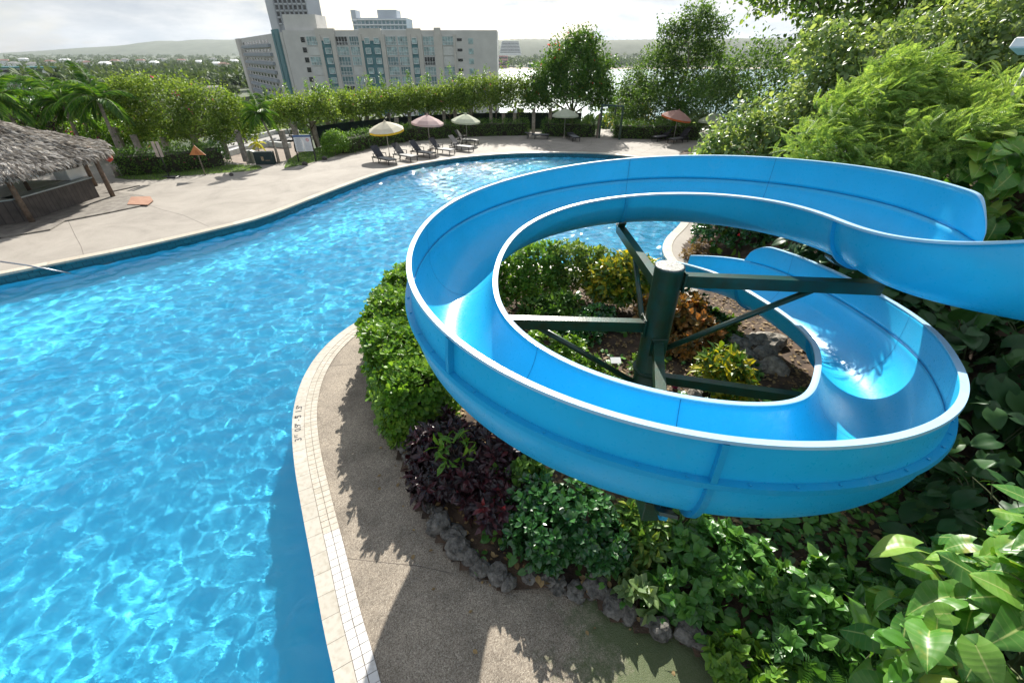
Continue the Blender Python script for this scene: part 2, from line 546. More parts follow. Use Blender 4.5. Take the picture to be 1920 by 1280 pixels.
sl = bpy.data.lights.new('sun', 'SUN'); sl.energy = 5.0; sl.angle = R(.5); sl.color = (1, .95, .86)
so = bpy.data.objects.new('sun', sl); COL.objects.link(so)
sd = Vector((math.sin(R(SUN_AZ)) * math.cos(R(SUN_EL)), math.cos(R(SUN_AZ)) * math.cos(R(SUN_EL)), math.sin(R(SUN_EL))))
so.rotation_euler = (-sd).to_track_quat('-Z', 'Y').to_euler()
so.location = (0, 20, 30)
sl.cycles.is_caustics_light = True

cam = bpy.data.cameras.new('camera'); co = bpy.data.objects.new('camera', cam); COL.objects.link(co); SC.camera = co
cam.sensor_width = 36; cam.lens = 36 * FPX / 1920
cam.clip_start = .05; cam.clip_end = 20000
co.location = (0, 0, H); co.rotation_euler = (math.pi / 2 - PITCH, 0, 0)
SC.view_settings.view_transform = 'Standard'; SC.view_settings.look = 'None'
SC.view_settings.exposure = 1.10; SC.view_settings.gamma = 1
SC.cycles.max_bounces = 10; SC.cycles.transmission_bounces = 8; SC.cycles.diffuse_bounces = 3; SC.cycles.glossy_bounces = 3
SC.cycles.transparent_max_bounces = 8
SC.cycles.sample_clamp_indirect = 6
SC.cycles.use_denoising = True


def sstep(a, b, x):
    t = np.clip((np.asarray(x, float) - a) / (b - a), 0, 1)
    return t * t * (3 - 2 * t)


def catmull(pts, per=8):
    P = np.array([list(p) for p in pts], float)
    Q = np.vstack([2 * P[0] - P[1], P, 2 * P[-1] - P[-2]])
    out = []
    for i in range(1, len(Q) - 2):
        for t in np.linspace(0, 1, per, endpoint=False):
            a, b, c, d = Q[i - 1:i + 3]
            out.append(.5 * (2 * b + (c - a) * t + (2 * a - 5 * b + 4 * c - d) * t * t + (3 * b - a - 3 * c + d) * t ** 3))
    out.append(P[-1])
    return np.array(out)


def resample(P, step):
    d = np.r_[0, np.cumsum(np.linalg.norm(np.diff(P, axis=0), axis=1))]
    n = max(2, int(round(d[-1] / step)) + 1)
    s = np.linspace(0, d[-1], n)
    return np.stack([np.interp(s, d, P[:, k]) for k in range(P.shape[1])], 1)


def normals2(P):
    T = np.gradient(P[:, :2], axis=0)
    T /= np.linalg.norm(T, axis=1, keepdims=True)
    return T, np.stack([-T[:, 1], T[:, 0]], 1)   # left of travel


def inside(poly, X, Y):
    c = np.zeros(X.shape, bool)
    n = len(poly)
    j = n - 1
    for i in range(n):
        xi, yi, xj, yj = *poly[i][:2], *poly[j][:2]
        if yi != yj:
            c ^= ((yi > Y) != (yj > Y)) & (X < (xj - xi) * (Y - yi) / (yj - yi) + xi)
        j = i
    return c


def nz(X, Y, s=1.0, p=0.0):
    return (np.sin(X * s * 1.3 + p) * np.cos(Y * s * 1.1 + 1.7 * p) + .5 * np.sin(X * s * 2.9 + Y * s * 1.9 + p) + .3 * np.sin(Y * s * 5.1 - X * s * 3.7 + 2 * p)) / 1.8


def poly_sheet(name, poly, z, mat, parent=None):
    tri = tessellate_polygon([[Vector((p[0], p[1], 0)) for p in poly]])
    V = np.array([(p[0], p[1], z) for p in poly]); F = np.array([tuple(t) for t in tri])
    o = npmesh(name, V, F, mat, parent)
    bmn = np.array([p.normal.z for p in o.data.polygons])
    if bmn.mean() < 0: o.data.flip_normals()
    return o


def grid_sheet(name, xs, ys, hf, mat, keep=None, smooth=True):
    X, Y = np.meshgrid(xs, ys)
    Z = hf(X, Y)
    n, m = X.shape
    idx = np.arange(n * m).reshape(n, m)
    q = np.stack([idx[:-1, :-1], idx[:-1, 1:], idx[1:, 1:], idx[1:, :-1]], -1).reshape(-1, 4)
    V = np.stack([X, Y, Z], -1).reshape(-1, 3)
    if keep is not None:
        k = keep(X, Y).ravel()
        q = q[k[q].any(1)]
        used = np.unique(q); re = np.full(len(V), -1); re[used] = np.arange(len(used))
        V, q = V[used], re[q]
    return npmesh(name, V, q, mat, None, smooth)


# ================================================================== POOL
far_edge = [(-44, -3), (-33, 3), (-26, 7.6), (-21, 11.2)] + [tuple(G(*p)[:2]) for p in
    [(0, 515), (130, 489), (250, 465), (400, 431), (500, 404.5), (600, 366), (650, 347), (700, 329), (760, 312), (850, 297), (930, 289.5), (1000, 286.5), (1080, 286.5), (1150, 290)]]
right_edge = [(10.3, 33.5), (11.2, 30), (10.6, 26), (9.2, 22.5), (7.6, 19.4), (6.4, 17.5), (5.85, 16), (5.8, 14.6), (5.7, 13.3), (5.2, 12.5), (4.4, 12.4), (3.7, 13.4), (2.6, 14.6), (1, 15.0), (-1, 14.9), (-2.9, 13.9), (-3.9, 12.6)]
near_edge = [tuple(G(*p)[:2]) for p in [(690, 590), (640, 624), (600, 662), (572, 705), (556, 750), (549.5, 800), (554, 870), (569, 960), (588, 1060), (610, 1180), (632, 1280)]] + [(-1.42, .9), (-.6, -.7), (.9, -4.5)]
EDGE = resample(catmull(far_edge + right_edge + near_edge, 10), .12)
pool_poly = [tuple(p) for p in EDGE] + [(-44, -5)]
WZ = -.30
FLOORZ = -1.35


def pool_floor_mat():
    m, nt, b = newmat('pool_plaster')
    t = node(nt, 'ShaderNodeTexCoord')
    n = node(nt, 'ShaderNodeTexNoise', {'Vector': t.outputs['Object'], 'Scale': .6, 'Detail': 5.0})
    nt.links.new(ramp(nt, n.outputs['Fac'], [(.3, (.065, .58, .84)), (.7, (.095, .64, .88))]), b.inputs['Base Color'])
    b.inputs['Roughness'].default_value = .8
    return m


def waterline_mat():
    m, nt, b = newmat('waterline_tile')
    t = node(nt, 'ShaderNodeTexCoord')
    br = node(nt, 'ShaderNodeTexBrick', {'Vector': t.outputs['UV'], 'Color1': (.010, .10, .145, 1), 'Color2': (.016, .135, .18, 1), 'Mortar': (.004, .02, .03, 1), 'Scale': 1.0, 'Mortar Size': .008, 'Brick Width': .30, 'Row Height': .15})
    nt.links.new(br.outputs[0], b.inputs['Base Color'])
    b.inputs['Roughness'].default_value = .22
    return m


def strip(name, P, z0, z1, mat, uv=False):
    n = len(P)
    V = np.vstack([np.c_[P[:, :2], np.full(n, z1)], np.c_[P[:, :2], np.full(n, z0)]])
    i = np.arange(n - 1)
    o = npmesh(name, V, np.stack([i, i + 1, i + 1 + n, i + n], 1), mat)
    if uv:
        L = np.r_[0, np.cumsum(np.linalg.norm(np.diff(P[:, :2], axis=0), axis=1))]
        u = o.data.uv_layers.new(name='UVMap')
        uvv = np.stack([L[i], np.full(n - 1, z1), L[i + 1], np.full(n - 1, z1), L[i + 1], np.full(n - 1, z0), L[i], np.full(n - 1, z0)], 1)
        u.data.foreach_set('uv', uvv.astype(np.float32).ravel())
    return o


m_plaster = pool_floor_mat()
pf = struct(poly_sheet('pool_floor', pool_poly, FLOORZ, m_plaster))
wt = struct(strip('pool_waterline_tile', EDGE, -.52, -.001, waterline_mat(), True))
pw = struct(strip('pool_wall', EDGE, FLOORZ, -.52, m_plaster))


def water_mat():
    m, nt, b = newmat('pool_water')
    b.inputs['Base Color'].default_value = (.80, .96, 1, 1)
    b.inputs['Roughness'].default_value = .02
    b.inputs['IOR'].default_value = 1.33
    b.inputs['Transmission Weight'].default_value = 1
    t = node(nt, 'ShaderNodeTexCoord')
    mp_ = node(nt, 'ShaderNodeMapping', {'Vector': t.outputs['Object'], 'Rotation': (0, 0, .5), 'Scale': (1.0, 1.7, 1.0)})
    n = node(nt, 'ShaderNodeTexNoise', {'Vector': mp_.outputs[0], 'Scale': 11.0, 'Detail': 3.0, 'Roughness': .55, 'Distortion': .4})
    bp = node(nt, 'ShaderNodeBump', {'Strength': .55, 'Distance': .012, 'Height': n.outputs['Fac']})
    nt.links.new(bp.outputs[0], b.inputs['Normal'])
    return m


def wave_bank():
    r = np.random.default_rng(3)
    W = []
    for i in range(84):
        lam = .165 * (.85 / .165) ** (r.random() ** 1.1)
        a = r.normal(.5, .85) + np.pi / 2
        W.append((2 * np.pi / lam * np.cos(a), 2 * np.pi / lam * np.sin(a), .00082 * (lam / .3) ** 1.4, r.random() * 6.28))
    return W


WB = wave_bank()


def waves(X, Y):
    Z = np.zeros_like(X)
    g = 1 + .35 * np.sin(X * .31 + .7) * np.cos(Y * .27) + .25 * np.sin(X * .9 - Y * .6)
    for kx, ky, A, p in WB:
        Z += A * np.sin(kx * X + ky * Y + p)
    g = g * (1 + 1.3 * sstep(13, 30, Y))
    return WZ + Z * g


ys = [-3.0]
while ys[-1] < 38: ys.append(ys[-1] + max(.027, .0042 * ys[-1]))
xs = [0.0]
while xs[-1] < 28: xs.append(xs[-1] + max(.030, .0045 * xs[-1]))
xs = np.array([-x for x in xs[::-1]] + [x for x in xs[1:] if x < 12.5])
wtr = struct(grid_sheet('pool_water', xs, np.array(ys), waves, water_mat(), lambda X, Y: inside(pool_poly, X, Y)))
wtr.cycles.is_caustics_caster = True
for o in (pf, wt, pw): o.cycles.is_caustics_receiver = True

# ------------------------------------------------------------------ decks and ground
def concrete_mat():
    m, nt, b = newmat('deck_concrete')
    t = node(nt, 'ShaderNodeTexCoord')
    a = node(nt, 'ShaderNodeTexNoise', {'Vector': t.outputs['Object'], 'Scale': .45, 'Detail': 8.0, 'Roughness': .7, 'Distortion': .6})
    f = node(nt, 'ShaderNodeTexNoise', {'Vector': t.outputs['Object'], 'Scale': 26.0, 'Detail': 4.0, 'Roughness': .8})
    c1 = ramp(nt, a.outputs['Fac'], [(.28, (.19, .170, .146)), (.5, (.272, .246, .213)), (.72, (.33, .30, .262))])
    c2 = ramp(nt, f.outputs['Fac'], [(.25, (.74, .74, .74)), (.7, (1.1, 1.1, 1.1))])
    mx = node(nt, 'ShaderNodeMix', {0: 1.0, 6: c1, 7: c2}, data_type='RGBA', blend_type='MULTIPLY')
    nt.links.new(mx.outputs[2], b.inputs['Base Color'])
    bp = node(nt, 'ShaderNodeBump', {'Strength': .5, 'Distance': .004, 'Height': f.outputs['Fac']})
    nt.links.new(bp.outputs[0], b.inputs['Normal'])
    b.inputs['Roughness'].default_value = .85
    return m


def pebble_mat():
    m, nt, b = newmat('pebble_wash')
    t = node(nt, 'ShaderNodeTexCoord')
    v = node(nt, 'ShaderNodeTexVoronoi', {'Vector': t.outputs['Object'], 'Scale': 85.0})
    a = node(nt, 'ShaderNodeTexNoise', {'Vector': t.outputs['Object'], 'Scale': 1.3, 'Detail': 7.0, 'Roughness': .7})
    c1 = ramp(nt, v.outputs['Color'], [(.05, (.13, .105, .08)), (.4, (.25, .21, .165)), (.75, (.34, .295, .235)), (1, (.50, .45, .37))])
    c2 = ramp(nt, a.outputs['Fac'], [(.3, (.50, .49, .48)), (.52, (.88, .87, .86)), (.68, (1.08, 1.07, 1.05))])
    mx = node(nt, 'ShaderNodeMix', {0: 1.0, 6: c1, 7: c2}, data_type='RGBA', blend_type='MULTIPLY')
    moss = node(nt, 'ShaderNodeTexNoise', {'Vector': t.outputs['Object'], 'Scale': 2.3, 'Detail': 9.0, 'Roughness': .75})
    sp = node(nt, 'ShaderNodeSeparateXYZ', {0: t.outputs['Object']})
    my = node(nt, 'ShaderNodeMapRange', {0: sp.outputs['X'], 1: -.4, 2: 1.6, 3: -.28, 4: .30})
    ms = node(nt, 'ShaderNodeMath', {0: moss.outputs['Fac'], 1: my.outputs[0]}, operation='ADD')
    fac = ramp(nt, ms.outputs[0], [(.48, (0, 0, 0)), (.72, (.85, .85, .85))])
    mz = node(nt, 'ShaderNodeMix', {0: fac, 6: mx.outputs[2], 7: (.055, .085, .025, 1)}, data_type='RGBA')
    nt.links.new(mz.outputs[2], b.inputs['Base Color'])
    bp = node(nt, 'ShaderNodeBump', {'Strength': .8, 'Distance': .006, 'Height': v.outputs['Distance']}, invert=True)
    nt.links.new(bp.outputs[0], b.inputs['Normal'])
    b.inputs['Roughness'].default_value = .8
    return m


deck_poly = [tuple(p) for p in EDGE] + [(30, -5), (30, 49), (-6, 49.2), (-13, 43), (-15.2, 36.5), (-16.4, 33.2), (-18.4, 32.3), (-20.6, 33.2), (-24, 35.9), (-34, 36), (-44, 34)]
deck = struct(poly_sheet('pool_deck', deck_poly, 0, concrete_mat()))
# the near walkway of washed pebbles, a sheet just above the deck
near_dense = EDGE[(EDGE[:, 1] < 15.3) & (EDGE[:, 0] < 2.7) & (np.arange(len(EDGE)) > len(EDGE) * .55)]
walk_poly = [tuple(p) for p in near_dense] + [(4, -5), (4, 12.9), (2.8, 13.6)]
walk = struct(poly_sheet('pebble_path', walk_poly, .004, pebble_mat()))
# joints in the far deck
m_joint = M('joint', (.11, .09, .075), .9, .2, 3)
jm = MB()
for pl in ([(262, 378), (300, 392), (345, 404), (392, 425)], [(128, 414), (140, 440), (152, 462), (158, 482)], [(1010, 262), (1030, 274), (1038, 285)], [(1110, 262), (1108, 272), (1085, 284)], [(1240, 272), (1200, 288)]):
    Q = [G(*p, .004) for p in pl]
    jm.tube([(q.x, q.y, -.008) for q in Q], .013, 6, False)
pj = [G(598, 688, 0), G(640, 684, 0), G(690, 682, 0)]
jm.tube([(q.x, q.y, -.003) for q in pj], .010, 6, False)
pj = [G(640, 1045, 0), G(700, 1052, 0), G(780, 1060, 0), G(850, 1075, 0)]
jm.tube([(q.x, q.y, -.004) for q in pj], .010, 6, False)
struct(jm.build('deck_joint', m_joint))

# coping: a big edge tile and two rows of mosaic on the near side, one cream band on the far side
def tiles(P, o0, o1, step, gap, z0, z1, jitter=0.0):
    Q = resample(P, step)
    _, Nn = normals2(Q)
    V, F = [], []
    for i in range(len(Q) - 1):
        T = Q[i + 1] - Q[i]; g = T / np.linalg.norm(T) * gap / 2
        a0, a1 = Q[i] + g + Nn[i] * (o0 + gap / 2), Q[i + 1] - g + Nn[i + 1] * (o0 + gap / 2)
        b0, b1 = Q[i] + g + Nn[i] * (o1 - gap / 2), Q[i + 1] - g + Nn[i + 1] * (o1 - gap / 2)
        h = z1 + rng.normal() * jitter
        k = len(V)
        V += [(*p, z) for z in (z0, h) for p in (a0, a1, b1, b0)]
        F += [(k + 4, k + 5, k + 6, k + 7), (k, k + 1, k + 5, k + 4), (k + 1, k + 2, k + 6, k + 5), (k + 2, k + 3, k + 7, k + 6), (k + 3, k, k + 4, k + 7)]
    return np.array(V), np.array(F)


def tile_mat(name, c1, c2, rough=.35):
    m, nt, b = newmat(name)
    g = node(nt, 'ShaderNodeNewGeometry')
    t = node(nt, 'ShaderNodeTexCoord')
    n = node(nt, 'ShaderNodeTexNoise', {'Vector': t.outputs['Object'], 'Scale': 14.0, 'Detail': 6.0})
    c = ramp(nt, g.outputs['Random Per Island'], [(0, c1), (1, c2)])
    d = ramp(nt, n.outputs['Fac'], [(.3, (.82, .80, .76)), (.55, (1, 1, 1))])
    mx = node(nt, 'ShaderNodeMix', {0: 1.0, 6: c, 7: d}, data_type='RGBA', blend_type='MULTIPLY')
    nt.links.new(mx.outputs[2], b.inputs['Base Color'])
    b.inputs['Roughness'].default_value = rough
    return m


iR = int(np.argmin(np.linalg.norm(EDGE - np.array(right_edge[0]), axis=1)))
iN = int(np.argmin(np.linalg.norm(EDGE - np.array(right_edge[10]), axis=1)))
FARE, NEARE = EDGE[:iR + 1], EDGE[iN:]
m_cop = tile_mat('coping_stone', (.42, .39, .335), (.48, .45, .395))
m_copfar = tile_mat('far_coping_stone', (.45, .405, .33), (.55, .50, .42))
m_mosA = tile_mat('mosaic_cream', (.42, .385, .32), (.49, .45, .385))
m_mosB = tile_mat('mosaic_white', (.54, .53, .515), (.60, .59, .58))
m_grout = M('grout', (.20, .17, .14), .9, .2, 8)
# NB: pool lies to the right of travel on EDGE, so deck-side offsets are to the left (+)
side = 1.0
tv, tf = tiles(FARE, -.03, .34, .9, .006, -.05, .022)
struct(npmesh('far_coping', tv, tf, m_copfar))
tv, tf = tiles(EDGE[iR:iN + 1], -.03, .32, .6, .006, -.05, .022)
struct(npmesh('side_coping', tv, tf, m_copfar))
tv, tf = tiles(NEARE, -.02, .215, .34, .005, -.05, .020, .0006)
struct(npmesh('near_coping', tv, tf, m_cop))
gq = resample(NEARE, .3); _, gn = normals2(gq)
gv = np.vstack([np.c_[gq + gn * .0, np.full(len(gq), .010)], np.c_[gq + gn * .47, np.full(len(gq), .010)]])
gi = np.arange(len(gq) - 1)
struct(npmesh('coping_grout', gv, np.stack([gi, gi + len(gq), gi + 1 + len(gq), gi + 1], 1)[:, ::-1], m_grout))
ncut = int(np.argmin(np.linalg.norm(NEARE - np.array(G(604, 1010)[:2]), axis=1)))
for nm, P_, mm in (('mosaic_border', NEARE[:ncut + 1], m_mosA), ('white_mosaic_border', NEARE[ncut:], m_mosB)):
    for o0 in (.217, .343):
        tv, tf = tiles(P_, o0, o0 + .124, .124, .008, .006, .017, .0006)
        struct(npmesh(nm, tv, tf, mm))

# depth marking on the coping
m_ink = M('marking_paint', (.05, .05, .055), .7, .15, 40)
Mpos = int(np.argmin(np.linalg.norm(NEARE - np.array(G(549.5, 797)[:2]), axis=1)))
dm = thing('depth_marking', 'grey depth marking reading 3FT 0.9M - 5FT 1.5M on cream coping tiles', 'depth marking', (NEARE[Mpos][0], NEARE[Mpos][1], .0215))
_t, _n = normals2(NEARE)
cum = np.r_[0, np.cumsum(np.linalg.norm(np.diff(NEARE, axis=0), axis=1))]


def glyphs(text, sc_, s_along, off):
    i = int(np.argmin(np.abs(cum - (cum[Mpos] + s_along))))
    cu = bpy.data.curves.new('g', 'FONT'); cu.body = text; cu.size = sc_; cu.align_x = 'CENTER'; cu.align_y = 'CENTER'; cu.resolution_u = 3; cu.offset = .0035
    tmp = bpy.data.objects.new('g', cu); COL.objects.link(tmp)
    me = bpy.data.meshes.new_from_object(tmp.evaluated_get(bpy.context.evaluated_depsgraph_get()))
    bpy.data.objects.remove(tmp); bpy.data.curves.remove(cu)
    p = NEARE[i] + _n[i] * off * .74
    ang = math.atan2(-_t[i][1], -_t[i][0])
    o = link('digit_text', me, m_ink, dm)
    o.location = (p[0] - dm.location.x, p[1] - dm.location.y, 0)
    o.rotation_euler = (0, 0, ang)
    return o


for tx, sz, sa, of in (('3', .18, .42, .135), ('FT', .085, .32, .085), ('0.9', .17, .175, .135), ('M', .06, .045, .075), ('-', .13, -.06, .135), ('5', .18, -.19, .135), ('FT', .085, -.29, .085), ('1.5', .17, -.43, .135), ('M', .06, -.555, .075)):
    glyphs(tx, sz, sa, of)

# planting bed
stone_px = [(1395, 1290), (1330, 1225), (1280, 1192), (1230, 1180), (1180, 1162), (1130, 1132), (1060, 1106), (1000, 1100), (940, 1088), (880, 1062), (832, 1010), (795, 952), (772, 890), (756, 850)]
stones_g = [tuple(G(*p)[:2]) for p in stone_px]
bed_poly = [(3.6, -5), (3.3, 1.2)] + stones_g + [(-2.5, 6.5), (-3.1, 7.8), (-3.45, 9.2), (-3.5, 10.4), (-2.9, 11.7), (-1.5, 12.5), (.2, 12.9), (2.2, 13.1), (3.2, 12.3), (4.2, 11.7), (5.7, 11.7), (6.4, 13.2), (6.7, 16.3), (8.4, 18.8), (10.4, 22), (12.2, 27), (11.6, 33), (13.5, 37), (40, 44), (40, -5)]


def bed_h(X, Y):
    h = .06 + .05 * nz(X, Y, 1.7) + .03 * nz(X, Y, 5.0, 2.0)
    h = h + .35 * sstep(2.5, 7, X) * sstep(14, 6, Y) + (3.6 * sstep(7.8, 11.5, X) + 3.6 * sstep(12, 24, X)) * sstep(29, 21, Y)  # planted bank at right, raised further to block light from the vines below
    return h


bed = struct(grid_sheet('planting_soil', np.arange(-4, 40, .14), np.arange(-5, 44, .14), bed_h, m_soil, lambda X, Y: inside(bed_poly, X, Y)))

# lawn strips
m_lawn = M('lawn_soil', (.075, .105, .03), .95, .35, 4, .7, 40)
lawns = [[(300, 338), (335, 331), (400, 326), (470, 321), (492, 316), (487, 311), (440, 309), (400, 313), (330, 317), (250, 324), (214, 334), (240, 337)],
         [(533, 316), (570, 309), (620, 296), (655, 281), (640, 272), (600, 276), (560, 288), (541, 300), (535, 309)]]
for lp in lawns:
    Q = [tuple(G(*p)[:2]) for p in lp]
    struct(poly_sheet('lawn', Q, .006, m_lawn))
    q = np.array(Q); lo, hi = q.min(0), q.max(0)
    n = 6500
    X, Y = rng.uniform(lo[0], hi[0], n), rng.uniform(lo[1], hi[1], n)
    k = inside(Q, X, Y)
    P = np.c_[X[k], Y[k], np.full(k.sum(), .006)]
    A = rnd3(len(P)) * .6 + np.array([0, 0, 1.0])
    v, f = leaves(P, A, rnd3(len(P)), .05 + .05 * rng.random(len(P)), T_N)
    tag(npmesh('lawn_grass', v, f, L_bright), 'short sunlit grass strip between deck and hedge', 'grass', None, 'stuff')

# far terrain, sea, hills
def terr(X, Y):
    z = -1.6 - 10.4 * sstep(52, 120, Y + .25 * np.abs(X + 30)) - 8 * sstep(230, 520, Y)
    z = z + 1.2 * nz(X, Y, .012) * sstep(300, 700, Y)
    sea = sstep(-95, -60, X) * sstep(150, 230, Y) * (1 - sstep(1290, 1330, Y))
    z = z - 14 * sea
    z = z + 16 * sstep(1500, 3600, Y) * sstep(-200, -900, X) + 26 * sstep(1700, 2300, Y) * sstep(-300, 0, X)
    return z


ty = [-60.0, -20, 0, 20, 35, 45]
while ty[-1] < 6500: ty.append(ty[-1] + max(4, .045 * ty[-1]))
tx = np.r_[-np.geomspace(9000, 20, 70), np.linspace(-18, 18, 10), np.geomspace(20, 9000, 70)]
m_terr = M('terrain_green', (.055, .075, .03), .95, .3, .03, 0, None, col2=(.030, .05, .02))
struct(grid_sheet('terrain', tx, np.array(ty), terr, m_terr))


def sea_mat():
    m, nt, b = newmat('sea_water')
    t = node(nt, 'ShaderNodeTexCoord')
    n = node(nt, 'ShaderNodeTexNoise', {'Vector': t.outputs['Object'], 'Scale': .25, 'Detail': 6.0})
    bp = node(nt, 'ShaderNodeBump', {'Strength': .6, 'Distance': .6, 'Height': n.outputs['Fac']})
    nt.links.new(bp.outputs[0], b.inputs['Normal'])
    b.inputs['Base Color'].default_value = (.05, .16, .19, 1)
    b.inputs['Roughness'].default_value = .25
    return m


struct(npmesh('sea', [(-140, 140, -25), (2600, 140, -25), (2600, 1330, -25), (-140, 1330, -25)], [(0, 1, 2, 3)], sea_mat()))
m_hill = M('hill_scrub', (.062, .085, .045), .95, .3, .012, 0, None, col2=(.03, .048, .022))


def ridge(name, pts, Y, base, depth, bump):
    q = catmull([(p[0], p[1]) for p in pts], 14)
    P = [PY(x, y, Y) for x, y in q]
    V, rows = [], 9
    for r_ in range(rows):
        t = r_ / (rows - 1)
        for i, p in enumerate(P):
            prof = math.sin(min(1, t / .62) * math.pi / 2) if t < .62 else 1 - .25 * (t - .62)
            z = base + (p.z - base) * prof
            z += bump * (nz(np.array(p.x), np.array(t * 900.), .013) + .6 * math.sin(i * 1.9 + t * 7)) * (.3 + .7 * t) * .5
            V.append((p.x * (1 + .0 * t), Y - depth * (.62 - t), z))
    n = len(P)
    F = [(r_ * n + i, r_ * n + i + 1, (r_ + 1) * n + i + 1, (r_ + 1) * n + i) for r_ in range(rows - 1) for i in range(n - 1)]
    return struct(npmesh(name, V, F, m_hill, None, True))


ridge('hills', [(-900, 104), (-300, 103), (-60, 101), (60, 99), (130, 95), (200, 89), (262, 85), (300, 80), (318, 77), (350, 78), (385, 74.5), (430, 75), (520, 72), (640, 76), (800, 84), (950, 92)], 4600, -10, 1500, 5)
ridge('sea_cliffs', [(860, 80), (930, 76), (985, 73), (1060, 74), (1150, 75), (1220, 74), (1300, 73), (1420, 72), (1600, 71), (1900, 73), (2400, 76)], 2350, -16, 500, 4)
m_sand = M('beach_sand', (.42, .36, .28), .95, .1, .1)
bv = []
for i, x in enumerate(np.linspace(-120, 900, 30)):
    bv += [(x, 1290 + 14 * math.sin(i * .9), -24.6), (x, 1335 + 10 * math.sin(i * .7), -22.3)]
struct(npmesh('beach', bv, [(2 * i, 2 * i + 2, 2 * i + 3, 2 * i + 1) for i in range(29)], m_sand))

# ================================================================== WATER SLIDE
CP = np.array([[8.6, 2.0, 4.66], [7.9, 2.95, 4.6], [7.2, 3.9, 4.52], [6.56, 4.731, 4.439], [6.02, 5.249, 4.381], [5.571, 5.893, 4.333], [5.787, 6.962, 4.285], [5.539, 8.345, 4.196], [4.615, 9.727, 4.046], [2.983, 10.627, 3.841], [1.0, 10.507, 3.605], [-0.573, 9.187, 3.399], [-1.039, 7.158, 3.326], [-0.83, 5.06, 3.359], [0.41, 3.444, 3.361], [2.244, 2.917, 3.25], [3.935, 3.426, 3.008], [4.954, 4.634, 2.668], [5.88, 5.958, 2.35], [6.201, 7.63, 2.107], [6.143, 9.346, 1.898], [5.934, 10.973, 1.692], [4.71, 11.969, 1.47]])
BE = np.array([-.1, -.3, -.55, -0.716, -0.29, 0.013, 0.066, 0.039, 0.043, 0.031, -0.02, -0.014, 0.139, 0.175, 0.102, 0.108, 0.223, 0.262, 0.115, 0.121, 0.176, 0.055, -0.226])
SW, SD, SH = 1.25, .80, .484
NS = 460
KK = len(CP)
EXT = 3


def bsp(C, u):
    k = np.floor(u).astype(int); r = u - k
    ws = [(1 - r) ** 3 / 6, (3 * r ** 3 - 6 * r * r + 4) / 6, (-3 * r ** 3 + 3 * r * r + 3 * r + 1) / 6, r ** 3 / 6]
    return sum(w_.reshape(-1, *([1] * (C.ndim - 1))) * C[np.clip(k + j, 0, KK - 1)] for j, w_ in zip((-1, 0, 1, 2), ws))


U = np.linspace(0, KK - 1 - 1e-6, NS)
SP = bsp(CP, U); SB = bsp(BE, U)
ST = np.gradient(SP, axis=0)
ST /= np.linalg.norm(ST, axis=1, keepdims=True)
_n0 = np.stack([ST[:, 1], -ST[:, 0], 0 * ST[:, 0]], 1); _n0 /= np.linalg.norm(_n0, axis=1, keepdims=True)
_z0 = np.array([0, 0, 1.0])
SNn = _n0 * np.cos(SB)[:, None] + _z0 * np.sin(SB)[:, None]
SZ = -_n0 * np.sin(SB)[:, None] + _z0 * np.cos(SB)[:, None]


def s2i(s):
    """old fit parameter 0..1 to sample index"""
    return int(np.clip(np.searchsorted(U, EXT + s * (KK - 1 - EXT)), 0, NS - 1))


def sweep(name, prof, mat, parent, i0=0, i1=NS, scale_b=None, smooth=True, closed=True, caps=True):
    """prof: list of (a across, b up); scale_b(i) may return a replacement profile"""
    I = np.arange(i0, i1)
    V = []
    for i in I:
        pr = scale_b(i) if scale_b else prof
        pr = np.asarray(pr)
        V.append(SP[i] + pr[:, 0:1] * SNn[i] + pr[:, 1:2] * SZ[i])
    n = len(V[0]); V = np.concatenate(V)
    F = []
    m = n if closed else n - 1
    for r_ in range(len(I) - 1):
        for k in range(m):
            F.append((r_ * n + k, r_ * n + (k + 1) % n, (r_ + 1) * n + (k + 1) % n, (r_ + 1) * n + k))
    o = MB().add(V, F, smooth)
    if closed and caps:
        o.f += [tuple(range(n))[::-1], tuple((len(I) - 1) * n + k for k in range(n))]; o.sm += [False, False]
    ob = o.build(name, mat, parent)
    # consistent outward normals
    import bmesh
    b = bmesh.new(); b.from_mesh(ob.data); bmesh.ops.recalc_face_normals(b, faces=b.faces); b.to_mesh(ob.data); b.free()
    return ob


